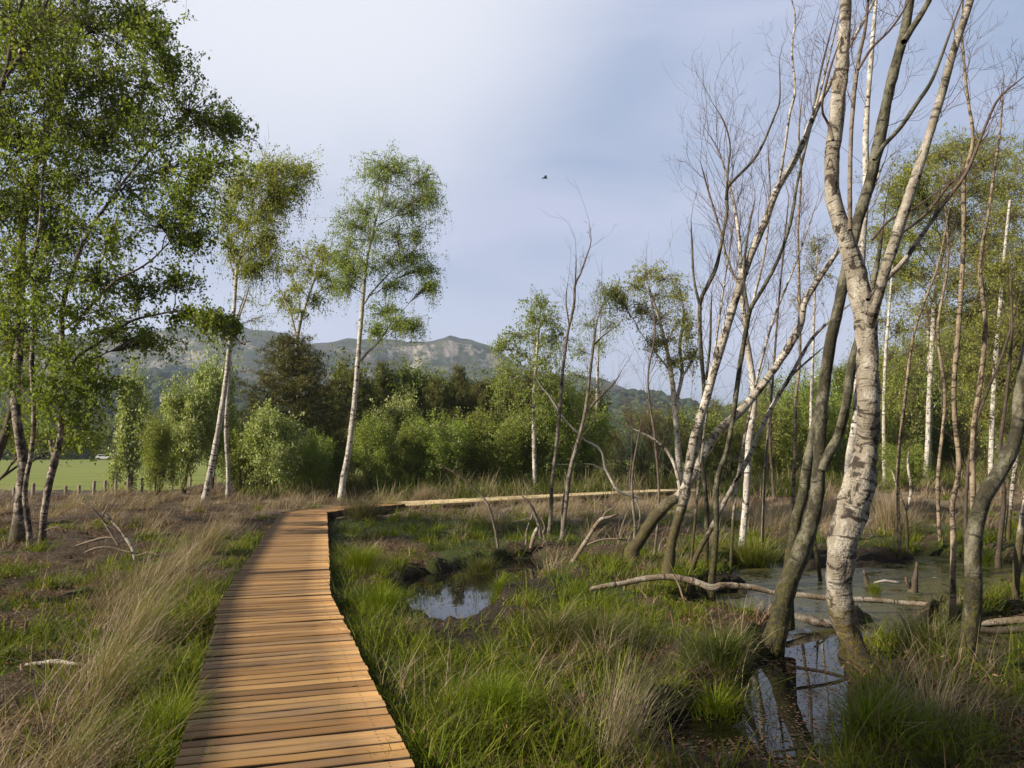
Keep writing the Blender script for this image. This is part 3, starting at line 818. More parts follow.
GP = lambda g, p: [('g_green', g, .8, 'green_blades'), ('g_pale', p, 1.1, 'dry_stems')]
SG = lambda g, p: [('g_sedge', g, .9, 'green_blades'), ('g_pale', p, 1., 'dry_stems')]
tussock(100, 705, 260, .95, .20, GP(.35, .65), 'tall straw coloured grass clump in the left foreground leaning towards the boardwalk', .45, .3, .85, .0035)
tussock(135, 640, 300, .95, .22, GP(.25, .75), 'pale dry grass clump left of the boardwalk behind the front straw clump', .45, .3, .85, .0035)
tussock(160, 590, 320, .85, .25, GP(.25, .75), 'buff dry grass clump left of the boardwalk right of the brush heap', .45, .35, .8, .004)
tussock(205, 555, 400, .8, .3, GP(.2, .8), 'buff dry grass clump at the boardwalk edge beside its first bend', .4, .4, .8, .005)
tussock(70, 768, 130, .7, .2, GP(.5, .5), 'thin straw and green clump in the bottom left corner', .5, .3, .7, .0035)
tussock(170, 745, 600, .38, .2, [('g_green', 1, 1, 'green_blades')], 'bright green tuft against the left edge of the near boardwalk', .4, .5, .2, .005)
tussock(382, 610, 800, .30, .28, [('g_green', 1, 1, 'green_blades')], 'bright green rounded tussock between the boardwalk and the small pool', .45, .5, .1, .005)
tussock(362, 572, 1100, .42, .3, [('g_green', 1, 1, 'green_blades')], 'bright green tussock right of the boardwalk just behind the rounded one', .45, .5, .1, .006)
tussock(495, 722, 700, .35, .2, [('g_green', 1, 1, 'green_blades')], 'small bright green tuft at bottom centre beside pinkish litter', .4, .4, .1, .005)
tussock(605, 655, 1000, .5, .3, SG(.85, .15), 'dark green sedge tussock in front of the fallen white branch', .4, .6, .2, .005)
tussock(552, 645, 650, .5, .24, SG(.8, .2), 'green and straw sedge tussock right of the small pool', .4, .55, .4, .005)
tussock(722, 665, 1000, .45, .28, SG(.92, .08), 'dark sedge tussock at the foot of the mossy forked birch', .4, .65, .1, .005)
tussock(715, 705, 500, .28, .18, [('g_green', 1, 1, 'green_blades')], 'low lit green tuft at the rim of the dark water', .4, .5, 0, .005)
tussock(615, 765, 170, 1.05, .2, [('g_pale', 1, 1, 'dry_stems')], 'long fawn dry stems at bottom centre sweeping up to the right', .55, .2, .9, .004, None, .5)
tussock(868, 745, 800, .5, .22, GP(.85, .15), 'big green tussock in the bottom right below the white birch', .35, .5, .1, .006)
tussock(935, 735, 220, .8, .22, [('g_pale', .75, 1., 'dry_stems'), ('g_green', .25, .6, 'green_blades')], 'wide spray of dry straw stems in the bottom right corner', .5, .45, .3, .0035)
tussock(930, 655, 900, .42, .25, SG(.75, .25), 'green tussock standing in the scummy water between two birches', .35, .5, .1, .005)
tussock(876, 610, 220, .2, .07, [('g_green', 1, 1, 'green_blades')], 'tiny green tuft alone on the water behind the white birch', .3, .4, 0, .005)
tussock(752, 565, 1100, .6, .3, [('g_green', .9, 1, 'green_blades'), ('g_pale', .1, 1, 'dry_stems')], 'green tussock wrapped round the slim white birch foot', .35, .55, .1, .007)
tussock(890, 535, 900, .9, .3, [('g_pale', .8, 1, 'dry_stems'), ('g_green', .2, .6, 'green_blades')], 'upright straw yellow clump beyond the water behind the white birch', .18, .15, .2, .007)
tussock(480, 575, 700, .4, .22, SG(.9, .1), 'dark green tussock on the far rim of the small pool', .35, .5, .1, .005)
tussock(498, 590, 400, .25, .1, [('g_green', 1, 1, 'green_blades')], 'tiny bright tuft standing in the dark pool edge', .5, .4, 0, .005)
tussock(362, 522, 1400, .75, .35, [('g_sedge', .5, 1, 'green_blades'), ('g_pale', .5, 1.1, 'dry_stems')], 'dark shaggy tussock in the bend of the boardwalk by the leaning birch', .4, .5, .2, .008)
tussock(376, 514, 900, .7, .35, GP(.5, .5), 'straw and green clump hiding where the boardwalk turns to the right', .4, .45, .3, .008)
tussock(420, 503, 800, .8, .4, [('g_pale', 1, 1, 'dry_stems')], 'straw clump at the start of the far boardwalk stretch', .5, .5, .6, .007)
tussock(985, 580, 700, .5, .25, GP(.9, .1), 'green tussock at the foot of the thin trunks by the right edge', .35, .5, .1, .006)

# ================================================================ BIRCHES ON THE RIGHT
def hub(px_list, base_px=None):
    b = ground(*px_list[0][:2]) if base_px is None else ground(*base_px)
    return b[1]

# H: big white birch
t = Tree('birch_tree', 'large pale birch in the right foreground with knotted trunk and mossy foot', 'tree', 'bark_lead')
HP = [(881, 700, 31), (873, 683, 29), (860, 660, 28), (849, 635, 28), (841, 600, 28), (840, 573, 29), (844, 540, 32), (853, 508, 33), (862, 472, 31), (867, 440, 27), (869, 405, 26), (868, 345, 24), (863, 307, 25), (856, 275, 24), (848, 245, 20), (838, 215, 17), (832, 190, 17), (833, 150, 17), (837, 112, 16), (842, 62, 15), (845, 15, 14), (848, -40, 13), (856, -110, 10), (862, -190, 6)]
d = 6.6
P = t.trunk(trace(HP, d, .05), 16, .42, True, 1.3)
K_ = [(871, 325, 12), (875, 305, 13), (888, 262, 13), (900, 225, 13), (914, 182, 12), (924, 152, 11), (934, 119, 10), (944, 86, 10), (954, 50, 9), (968, 8, 9), (985, -50, 7), (1000, -130, 4)]
pk = t.limb(trace(K_, d, .1), 10)
l4 = t.limb(trace([(868, 300, 6), (878, 288, 6), (903, 262, 6), (915, 245, 6), (931, 222, 5), (945, 202, 5), (959, 184, 4), (970, 165, 4), (988, 120, 3.5), (1000, 97, 3), (1026, 75, 2.5)], d - .1, -.2), 6)
l5 = t.limb(trace([(850, 230, 5), (850, 175, 5), (852, 120, 5), (858, 62, 5), (865, 30, 4), (869, -10, 3), (874, -60, 2)], d + .15, .15), 6)
l6 = t.limb(trace([(884, 275, 4), (893, 245, 4), (903, 232, 4), (925, 215, 4), (945, 190, 3), (960, 175, 2), (985, 160, 1.5)], d + .05, .3), 6)
l7 = t.limb(trace([(872, 240, 3), (890, 220, 3), (915, 208, 2.5), (940, 190, 2), (958, 178, 2)], d + .1, .2), 5)
l8 = t.limb(trace([(833, 140, 4), (829, 125, 3.5), (822, 108, 3), (830, 70, 3), (842, 35, 2)], d + .05, .2), 5)
l9 = t.limb(trace([(858, 70, 4), (872, 48, 3.5), (890, 30, 3), (905, 8, 2.5), (918, -20, 2)], d + .3, .2), 5)
for q, n_ in ((P, 7), (pk, 10), (l4, 8), (l5, 5), (l6, 4), (l9, 5)):
    t.sprout(q, n_, .35 if q is not P else .62, 1, (.25, .75), 2, .006, .5)
t.finish()

# G: dark mossy forked birch
t = Tree('birch_tree', 'dark mossy birch with forked trunk left of the big pale birch', 'tree', 'bark_moss')
d = 8.2
P = t.trunk(trace([(768, 655, 29), (773, 642, 27), (779, 618, 25), (786, 590, 23), (802, 550, 22), (812, 522, 18), (817, 500, 16), (819, 457, 15), (820, 415, 15), (824, 390, 14), (830, 345, 13), (840, 302, 13), (847, 265, 13), (855, 232, 13), (862, 207, 13), (869, 185, 14), (877, 150, 14), (887, 100, 13), (898, 57, 12), (907, 20, 11), (912, -20, 9), (919, -90, 6), (924, -160, 3)], d, .03), 12, .3)
l2 = t.limb(trace([(904, 42, 8), (911, 30, 8), (919, 18, 7), (931, -4, 7), (950, -50, 4)], d + .25, 0), 7)
l22 = t.limb(trace([(874, 160, 5), (884, 145, 5.5), (900, 128, 5), (915, 106, 5), (930, 84, 4.5), (940, 60, 4), (951, 30, 3), (966, -10, 2)], d + .2, .05), 6)
f1 = t.limb(trace([(822, 470, 10), (828, 455, 12), (838, 437, 12), (846, 405, 11), (851, 370, 11), (857, 345, 10), (866, 310, 8), (876, 270, 6), (884, 220, 4)], d, .1), 9)
f2 = t.trunk(trace([(786, 600, 14), (790, 562, 13), (796, 520, 13), (803, 495, 12), (807, 467, 12), (813, 430, 9), (822, 385, 7)], d + .35, .02), 9, .3)
t.sprout(P, 6, .6, 1, (.4, .9), 2, .007, .5); t.sprout(f1, 4, .5, 1, (.3, .8), 2, .006)
t.finish()

def stem(label, pts, bark, base=None, d=None, slope=.05, sides=8, sprouts=(10, .4, 1, (.5, 1.3), 2, .008), limbs=(), name='birch_tree', wob=.06, up=.5, group=None):
    t = Tree(name, label, 'tree', bark, group=group)
    if d is None:
        b = ground(*pts[0][:2]); d = b[1]
    K = trace(pts, d, slope, wob)
    P = t.trunk(K, sides, .25)
    for (lp, ds, sp) in limbs:
        q = t.limb(trace(lp, d, ds, .04), 6)
        if sp: t.sprout(q, sp[0], sp[1], 1, sp[2], sp[3], sp[4], up)
    if sprouts: t.sprout(P, sprouts[0], sprouts[1], sprouts[2], sprouts[3], sprouts[4], sprouts[5], up)
    return t.finish()

stem('slender leaning white birch ringed with dark bands, rising behind the fallen branch', [(668, 580, 15), (670, 555, 13), (673, 535, 11), (684, 500, 11), (689, 470, 11), (696, 432, 11), (706, 400, 10), (715, 367, 10), (727, 327, 10), (740, 285, 9.5), (750, 257, 9), (765, 222, 8.5), (777, 190, 8), (800, 150, 7.5), (816, 110, 6), (832, 80, 5), (850, 45, 4), (872, 5, 3), (890, -40, 2)], 'bark_slim', slope=.02,
     sprouts=(14, .35, 1, (.6, 1.5), 2, .008),
     limbs=[([(778, 188, 3.5), (782, 165, 3), (786, 140, 3), (790, 112, 3), (795, 90, 3), (792, 50, 2.5), (795, 15, 2), (785, -20, 1.5)], .1, (5, .3, (.3, .8), 2, .005)),
            ([(812, 118, 3), (822, 85, 3), (832, 45, 2), (840, 10, 1.5)], -.1, (4, .3, (.3, .7), 2, .005))])
stem('crooked birch lying over at a low slant with a dark swollen elbow', [(632, 550, 15), (640, 540, 13), (655, 517, 15), (668, 503, 14), (681, 494, 12), (697, 467, 11), (715, 435, 11), (727, 423, 11), (742, 410, 10), (770, 375, 9), (790, 345, 9), (800, 325, 9), (805, 302, 8), (820, 277, 7), (835, 255, 6), (850, 235, 5), (868, 200, 4), (885, 160, 3)], 'bark_slim', d=13.3, slope=-.1,
     sprouts=(8, .5, 1, (.5, 1.1), 2, .008), limbs=[([(681, 494, 5), (676, 470, 4), (668, 452, 4), (655, 440, 3), (640, 432, 2.5), (625, 425, 2)], .2, (8, .2, (.4, 1.), 2, .006))])
stem('thin dark stem with a wavy double bend standing beside the slender white birch', [(706, 588, 7), (706, 560, 6), (707, 520, 6), (705, 490, 5.5), (701, 455, 5.5), (701, 425, 5), (704, 390, 5), (701, 350, 5), (700, 305, 5), (708, 285, 4.5), (716, 268, 4.5), (722, 240, 4), (727, 212, 4), (727, 190, 4), (734, 180, 3.5), (757, 155, 3), (775, 115, 2.5), (780, 97, 2), (779, 60, 1.5)], 'bark_moss',
     sprouts=(14, .4, 1, (.4, 1.1), 2, .006), limbs=[([(701, 310, 4), (694, 280, 3), (692, 245, 2.5), (691, 220, 2)], .1, (3, .3, (.2, .5), 1, .004)), ([(726, 200, 3), (728, 170, 2.5), (730, 145, 2), (724, 122, 2), (712, 102, 1.5)], .1, (6, .2, (.3, .8), 2, .004)), ([(706, 380, 3.5), (710, 345, 3), (711, 310, 2.5), (712, 290, 2)], -.1, (3, .3, (.2, .6), 1, .004))])
stem('thin mossy stem forking above head height right of the wavy dark stem', [(711, 588, 8), (716, 535, 7), (717, 482, 6.5), (727, 450, 6), (734, 410, 6), (740, 365, 6), (747, 325, 5.5), (751, 308, 5), (765, 285, 4.5), (780, 255, 4), (791, 220, 4), (797, 185, 3.5), (805, 150, 3), (812, 120, 3), (820, 75, 2.5), (835, 15, 2)], 'bark_moss', slope=.08,
     sprouts=(14, .4, 1, (.4, 1.2), 2, .006), limbs=[([(749, 315, 4), (744, 280, 3), (747, 240, 3), (755, 200, 2)], .2, (6, .2, (.3, .9), 2, .005))])
stem('leaning brown stem crossing in front of the white birches at a steep diagonal', [(690, 592, 7), (691, 575, 6.5), (697, 555, 6.5), (712, 527, 6), (727, 497, 6), (745, 465, 5.5), (762, 427, 5.5), (777, 398, 5), (790, 377, 4.5), (802, 355, 4), (815, 335, 4), (837, 315, 3), (855, 300, 2.5)], 'bark_slim', slope=-.05,
     sprouts=(6, .6, 1, (.3, .7), 1, .005), limbs=[([(790, 377, 3), (803, 365, 2.5), (818, 352, 2), (826, 345, 1.5)], .1, None)])
stem('straight slim white birch with a fan of fine bare twigs behind the leaning stems', [(740, 562, 11), (744, 525, 8), (747, 482, 8), (749, 442, 8), (754, 407, 8), (752, 375, 8), (747, 345, 7.5), (744, 315, 6), (741, 285, 6), (740, 250, 5), (736, 215, 4), (728, 180, 3), (718, 150, 2), (706, 130, 1.5)], 'bark_white', slope=.1,
     sprouts=(26, .45, 1, (1.0, 2.4), 2, .011), limbs=[([(746, 330, 4), (756, 290, 3.5), (765, 250, 3), (770, 200, 2.5), (768, 150, 1.5)], .3, (10, .1, (.6, 1.5), 2, .007)), ([(741, 290, 4), (728, 262, 3.5), (720, 230, 3), (708, 190, 2.5), (700, 160, 1.5)], -.3, (10, .1, (.6, 1.5), 2, .007))])
stem('bright white slim birch half hidden behind the big pale birch', [(840, 560, 9), (846, 510, 9), (849, 462, 9), (855, 425, 9), (857, 400, 9), (860, 330, 9), (862, 250, 9), (866, 190, 8), (866, 130, 7), (871, 60, 6), (876, 0, 4), (880, -60, 2)], 'bark_white', d=13.5,
     sprouts=(12, .45, 1, (.6, 1.4), 2, .008))
stem('dark crooked birch trunk at the right edge bending out of the picture', [(950, 708, 23), (958, 690, 21), (966, 655, 20), (972, 614, 20), (973, 582, 19), (973, 545, 18), (977, 518, 18), (986, 494, 18), (998, 475, 18), (1010, 452, 17), (1018, 425, 16), (1022, 385, 15), (1032, 330, 13), (1050, 250, 11), (1062, 160, 8), (1070, 60, 5)], 'bark_moss', d=6.6, slope=.03, sides=12, sprouts=(6, .6, 1, (.4, .9), 2, .007))
stem('tall thin banded birch left of the dark crooked trunk at the right', [(953, 612, 6.80), (953, 570, 6.80), (953, 530, 5.95), (952, 505, 5.95), (957, 482, 5.95), (959, 460, 5.95), (955, 422, 5.95), (954, 385, 5.95), (957, 345, 5.95), (961, 290, 5.52), (964, 230, 5.10), (964, 180, 5.10), (973, 140, 4.25), (968, 100, 3.40), (964, 62, 2.98), (962, 20, 2.12), (966, -30, 1.70)], 'bark_tan', sprouts=(16, .35, 1, (.4, 1.2), 2, .007))
stem('thin kinked birch with orange tinted bark just inside the right edge', [(976, 545, 6.80), (973, 500, 6.80), (973, 435, 5.95), (980, 385, 5.95), (984, 350, 5.95), (985, 317, 5.10), (980, 275, 5.10), (982, 247, 4.25), (988, 217, 3.40), (993, 180, 3.40), (1000, 130, 2.55), (1004, 80, 1.70)], 'bark_tan', d=12.5, sprouts=(16, .3, 1, (.5, 1.4), 2, .007))
stem('very thin pinkish birch rising straight between the white birches', [(793, 505, 4.25), (795, 450, 4.25), (796, 400, 3.82), (800, 355, 3.40), (799, 280, 3.40), (798, 230, 2.98), (801, 180, 2.55), (799, 130, 2.12), (803, 90, 1.27)], 'bark_tan', d=22, sprouts=(26, .3, 1, (.7, 1.8), 2, .009))
stem('small forked sapling with pale right arm beyond the scummy water', [(907, 558, 4.5), (907, 535, 4), (905, 512, 4), (898, 490, 3), (892, 472, 2), (884, 462, 1.5)], 'bark_slim', sprouts=(4, .5, 1, (.3, .6), 1, .005), limbs=[([(905, 514, 3.5), (910, 498, 4), (911, 485, 4), (908, 465, 3.5), (909, 450, 2)], 0, (3, .5, (.3, .7), 1, .004))])
stem('short pale trunk with peeling bark at the right edge, nearest the border', [(1015, 612, 9), (1016, 580, 9), (1019, 545, 9), (1026, 505, 8), (1034, 460, 7), (1044, 400, 5)], 'bark_slim', sprouts=(5, .5, 1, (.4, .9), 2, .007))
stem('brown thin trunk behind the pale one at the right edge', [(998, 560, 6), (1001, 530, 6), (1004, 495, 5), (1000, 450, 5), (1006, 400, 4), (1012, 330, 3), (1010, 270, 2)], 'bark_brown', d=14, sprouts=(8, .4, 1, (.5, 1.1), 2, .007))
stem('pale twin trunk between the brown thin trunk and the right border', [(1008, 565, 6), (1008, 530, 6), (1011, 500, 5), (1018, 440, 5), (1022, 380, 4), (1027, 320, 3)], 'bark_slim', d=15.5, sprouts=(6, .4, 1, (.5, 1.1), 2, .007))
stem('small dark sapling leaning beside the mossy forked birch in the water', [(822, 592, 5), (818, 565, 5), (815, 545, 4), (814, 520, 3), (811, 490, 2)], 'bark_moss', sprouts=(3, .5, 1, (.2, .5), 1, .004))
stem('low dead sapling with pale side shoots behind the water', [(774, 498, 4), (772, 470, 3.5), (770, 440, 3), (771, 400, 2.5), (768, 360, 1.5)], 'bark_brown', sprouts=(10, .2, 1, (.5, 1.2), 2, .008))

for lab, pts, bk in (
    ('hair thin upright stem left of the slender leaning birch crown', [(690, 575, 3.2), (700, 470, 3), (711, 380, 2.6), (722, 300, 2.2), (735, 215, 1.5)], 'bark_slim'),
    ('thin pale stem curving right between the mossy forking stem and the slim white birch', [(730, 580, 4), (735, 500, 3.6), (748, 420, 3.2), (770, 330, 2.8), (795, 265, 2.2), (816, 205, 1.5)], 'bark_slim'),
    ('thin grey stem straight up between the slim white birch and the mossy forked birch', [(762, 555, 3.6), (765, 470, 3.2), (772, 390, 3), (779, 300, 2.4), (789, 195, 1.5)], 'bark_dead'),
    ('thin bare sapling with many side twigs left of the slanting elbow birch', [(654, 560, 3.4), (659, 500, 3), (655, 440, 2.8), (648, 380, 2.4), (655, 330, 2), (648, 285, 1.3)], 'bark_dead'),
    ('thin tan stem leaning right just beyond the big pale birch', [(899, 552, 4.6), (898, 470, 4.2), (905, 400, 3.8), (915, 330, 3.2), (938, 265, 2.5), (950, 205, 1.6)], 'bark_tan'),
    ('thin wavy tan stem left of the tall banded birch', [(941, 560, 4.6), (938, 480, 4.2), (945, 400, 4), (938, 330, 3.4), (948, 260, 2.8), (944, 190, 1.8)], 'bark_tan'),
    ('thin dark stem bowing right over the crooked dark trunk', [(966, 570, 4.4), (966, 500, 4), (972, 440, 3.8), (985, 398, 3.4), (1004, 350, 2.8), (1020, 295, 2)], 'bark_brown')):
    stem(lab, pts, bk, sprouts=(15, .3, 1, (.5, 1.4), 2, .007))

# dead pair in the middle
stem('dead dark birch pole at the centre rising highest into the sky', [(549, 540, 5.46), (551, 512, 4.68), (552, 482, 4.29), (556, 450, 4.29), (559, 420, 4.29), (562, 380, 3.90), (567, 337, 3.51), (574, 305, 3.12), (575, 285, 2.73), (580, 275, 2.34), (587, 255, 1.95), (591, 242, 1.56), (590, 226, 1.17)], 'bark_dead', sprouts=(14, .45, 1, (.25, .8), 2, .006), name='dead_birch',
     limbs=[([(575, 288, 1.95), (576, 265, 1.56), (576, 253, 1.17)], 0, (3, .3, (.1, .3), 1, .004)), ([(569, 325, 1.95), (566, 300, 1.56), (568, 282, 1.17)], .1, None)])
stem('dead grey birch pole beside the tallest one with a pale limb to the right', [(562, 540, 5.46), (566, 505, 4.68), (570, 472, 4.68), (577, 445, 4.29), (585, 413, 3.90), (590, 375, 3.51), (594, 340, 3.12), (597, 322, 2.34), (602, 305, 1.56)], 'bark_dead', sprouts=(16, .35, 1, (.4, 1.2), 2, .007), name='dead_birch',
     limbs=[([(587, 412, 3.12), (594, 403, 3.12), (602, 395, 2.73), (615, 382, 2.34), (622, 370, 1.56)], .1, (5, .2, (.4, .9), 2, .005)), ([(562, 535, 3.90), (563, 505, 3.12), (567, 480, 2.73), (572, 455, 2.34)], .2, None), ([(594, 345, 1.95), (604, 335, 1.56), (618, 325, 1.17)], .2, (4, .2, (.4, .9), 1, .004))])
t = Tree('fallen_branch', 'bleached white contorted branch curling up behind the dead birch poles', 'branch', 'bark_bone')
dd = 17.5
q = t.trunk(trace([(640, 498, 1.96), (634, 496, 2.94), (626, 494, 3.43), (616, 489, 3.43), (610, 477, 3.18), (605, 468, 2.94), (602, 452, 2.69), (595, 445, 2.45), (586, 441, 2.20), (577, 432, 1.96), (566, 421, 1.96), (555, 405, 1.96), (548, 394, 1.96), (540, 385, 1.71), (530, 367, 1.22)], dd, .0, .03), 7, .2, False)
t.limb(trace([(605, 470, 1.47), (598, 467, 1.47), (591, 464, 1.22), (583, 464, 0.73)], dd, 0, .02))
t.limb(trace([(634, 497, 1.47), (640, 512, 1.47), (638, 530, 1.47)], dd, 0, .02))
t.sprout(q, 6, .4, 1, (.2, .6), 1, .006); t.finish()

# ---------------------------------------------------------------- fallen wood
def fallen(label, lines, bark, d, name='fallen_branch', cat='branch', sides=8, slope=0.):
    t = Tree(name, label, cat, bark); t.tips = cat in ('sapling',)
    for i, (L, off) in enumerate(lines):
        K = trace(L, d + off, slope, .03)
        if i == 0: t.trunk(K, sides, .35, False)
        else: t.limb(K, 6, .3)
    return t.finish()
fallen('long fallen birch branch with peeling white bark lying over the water on the right', [
    ([(590, 589, 5), (605, 586, 6), (625, 583, 7), (645, 579, 7), (668, 577, 7.5), (690, 580, 8), (702, 584, 8), (712, 588, 9), (722, 585, 8), (740, 586, 7), (757, 588, 7), (775, 593, 6), (800, 595, 6), (828, 598, 6), (870, 600, 6), (905, 603, 5.5), (930, 605, 6), (950, 611, 6), (985, 621, 6), (1010, 626, 5), (1030, 630, 5)], 0),
    ([(673, 574, 2.5), (679, 585, 2.5), (683, 598, 2.5), (688, 610, 2)], -.1), ([(597, 586, 3), (594, 598, 3), (597, 612, 2.5)], 0)], 'bark_log', 10.0)
def at_water(px, py): return flat(px, py, WZ + .05)[1]
fallen('short broken birch log half sunk in the pool behind the big pale birch', [([(785, 614, 7), (797, 617, 8), (812, 621, 10), (830, 624, 9), (845, 627, 8)], 0), ([(813, 616, 2.5), (822, 621, 2.5), (829, 628, 2)], -.1)], 'bark_log', at_water(815, 625), 'log', 'log')
fallen('pale fallen log at the right edge lying on the bank', [([(978, 624, 6), (995, 622, 8), (1012, 621, 9), (1034, 620, 9)], 0)], 'bark_log', at_water(1005, 626), 'log', 'log')
fallen('dark rotting log under the pale log at the right edge', [([(976, 629, 7), (995, 631, 8), (1010, 630, 8), (1034, 628, 8)], 0)], 'bark_brown', at_water(1005, 636), 'log', 'log')
fallen('thin white stick floating on the far water beside a little stump', [([(874, 583, 2.5), (884, 581, 3.5), (893, 582, 3.5), (901, 583, 2.5)], 0)], 'bark_bone', at_water(888, 584))
fallen('pointed dark stump poking out of the scummy water', [([(868, 586, 8), (866, 578, 6), (864, 570, 3)], 0)], 'bark_brown', at_water(866, 584), 'tree_stump', 'stump')
fallen('rotten stump with twiggy top standing in the far water', [([(913, 592, 12), (914, 583, 9), (916, 573, 5), (917, 562, 3)], 0), ([(912, 590, 5), (907, 583, 4), (906, 577, 3)], 0)], 'bark_brown', at_water(913, 592), 'tree_stump', 'stump')
fallen('thin dark stick lying across the clear pool between the birches', [([(786, 664, 3.5), (800, 668, 4), (820, 671, 4), (840, 676, 4), (856, 682, 3)], 0)], 'bark_brown', at_water(820, 672))
fallen('pale bare branch lying across the pool near the bottom', [([(770, 752, 3), (795, 749, 4), (820, 746, 4.5), (842, 745, 4)], 0)], 'bark_brown', at_water(810, 748))
fallen('dark curved stick arching up out of the bog left of the dead poles', [([(498, 548, 3), (497, 540, 3), (494, 525, 3), (488, 505, 2.8), (480, 494, 2.5), (473, 487, 2.5), (461, 477, 2.2), (450, 470, 2), (438, 464, 1.2)], 0), ([(453, 472, 1.5), (456, 466, 1.2), (458, 460, 1)], 0)], 'bark_dead', ground(498, 548)[1])
fallen('leaning broken branch with a hooked top between the dead poles and the slanting birch', [([(573, 562, 6), (580, 551, 5.5), (590, 535, 5), (600, 520, 4.5), (608, 518, 3.5), (618, 514, 2.5)], 0), ([(587, 545, 2.5), (600, 540, 2), (615, 539, 2), (632, 541, 2)], .2), ([(602, 519, 2), (606, 512, 1.6), (615, 507, 1.3)], 0)], 'bark_log', ground(573, 562)[1])
fallen('black twisted stub left of the dead poles', [([(541, 538, 5), (539, 525, 4.5), (534, 512, 4), (529, 503, 3), (522, 496, 2)], 0), ([(526, 545, 3.5), (527, 530, 3), (531, 520, 3), (533, 513, 2.5)], 0), ([(541, 536, 3), (545, 528, 2.5), (541, 517, 2)], .1)], 'bark_dead', ground(540, 545)[1])
fallen('white broken stub at the foot of the dead poles', [([(531, 548, 5), (533, 540, 5.5), (536, 532, 5), (538, 527, 4)], 0)], 'bark_log', ground(532, 550)[1])
fallen('dead dark sapling reaching up beside the slanting birch', [([(634, 545, 4), (635, 525, 3.5), (633, 505, 3.5), (632, 485, 3), (634, 462, 2.5), (638, 440, 2), (641, 420, 1.5)], 0), ([(633, 500, 2.5), (630, 480, 2), (632, 455, 1.5)], .1)], 'bark_dead', ground(634, 548)[1], 'dead_sapling', 'sapling')
fallen('heap of bare fallen branches in the heather on the left', [
    ([(135, 560, 3.96), (133, 550, 4.62), (128, 541, 4.62), (121, 531, 3.96), (111, 520, 3.30), (103, 512, 2.64)], 0),
    ([(75, 546, 1.65), (88, 542, 2.31), (102, 538, 2.31), (114, 538, 1.98), (124, 542, 1.98)], .2), ([(84, 553, 1.65), (93, 549, 2.31), (106, 547, 2.31), (120, 550, 1.98), (133, 553, 1.98)], -.1),
    ([(118, 545, 2.64), (109, 530, 2.97), (101, 518, 2.97), (92, 508, 2.31), (82, 503, 1.32)], .1), ([(103, 518, 1.45), (106, 508, 1.32), (111, 500, 1.06), (114, 494, 0.86)], .1), ([(120, 540, 1.32), (115, 530, 1.19), (104, 524, 0.99)], -.1),
    ([(134, 556, 1.98), (142, 554, 1.65), (150, 552, 1.32), (160, 556, 0.99)], 0), ([(45, 530, 1.32), (58, 527, 1.65), (66, 533, 1.32)], .5)], 'bark_log', ground(128, 560)[1])
fallen('short white birch stick on the ground in the left foreground', [([(20, 666, 3), (32, 664, 5), (45, 663, 5), (56, 661, 6), (68, 663, 5), (78, 664, 3)], 0)], 'bark_bone', ground(48, 668)[1])
fallen('small charred stub in the grass at the left edge', [([(26, 634, 5), (26, 627, 4.5), (27, 621, 3)], 0)], 'bark_dead', ground(26, 636)[1], 'tree_stump', 'stump')

# ================================================================ LEFT CLUSTER
LEFTC = dict(cat='tree', leaf='leaf_dark')
d = 15.5
t = Tree('birch_tree', 'thick white birch in the left cluster with a dense dark green crown', 'tree', 'bark_near', 'leaf_dark')
P = t.trunk(trace([(17, 540, 15), (19, 515, 13), (21, 497, 13), (23, 462, 12), (19, 434, 11), (16, 412, 10), (15, 390, 10), (20, 340, 10), (21, 290, 9), (22, 240, 9), (25, 210, 8), (35, 168, 7), (47, 130, 6), (58, 100, 5), (74, 50, 4), (88, 0, 3), (100, -50, 2)], d, .05), 10, .2)
B = [(20, 270, 35, 25), (60, 235, 40, 25), (30, 190, 40, 30), (80, 180, 40, 30), (20, 130, 40, 30), (70, 125, 35, 28), (110, 140, 32, 28), (60, 70, 40, 30), (20, 60, 40, 35), (110, 80, 38, 28), (100, 30, 40, 28), (50, 20, 40, 30), (145, 20, 25, 22), (-20, 200, 40, 40), (-25, 100, 40, 40), (80, -40, 50, 40), (20, -50, 60, 40), (130, 110, 28, 22), (-30, 300, 40, 35), (15, 330, 25, 18)]
t.dens = 1.9; t.twk = 1.5; t.blobs(P, pxblobs(B, d, 1.6), 38, 40, .6, jit=.05); t.ls = .066; t.finish()

d = 14.6
t = Tree('birch_tree', 'thin pale birch stem standing nearest in the left cluster', 'tree', 'bark_near', 'leaf_dark')
P = t.trunk(trace([(30, 562, 8), (29, 530, 7), (25, 497, 6), (27, 475, 5.5), (31, 455, 5), (34, 420, 5), (32, 365, 5), (34, 300, 4.5), (31, 270, 4), (39, 235, 4), (42, 190, 3), (45, 140, 2)], d, -.05), 9, .2)
B = [(15, 380, 18, 12), (45, 300, 28, 20), (10, 310, 25, 20), (55, 260, 28, 22), (35, 210, 30, 25), (50, 150, 30, 25), (60, 350, 22, 14)]
t.blobs(P, pxblobs(B, d, 1.2), 22, 30, .35, jit=.05); t.ls = .062; t.finish()

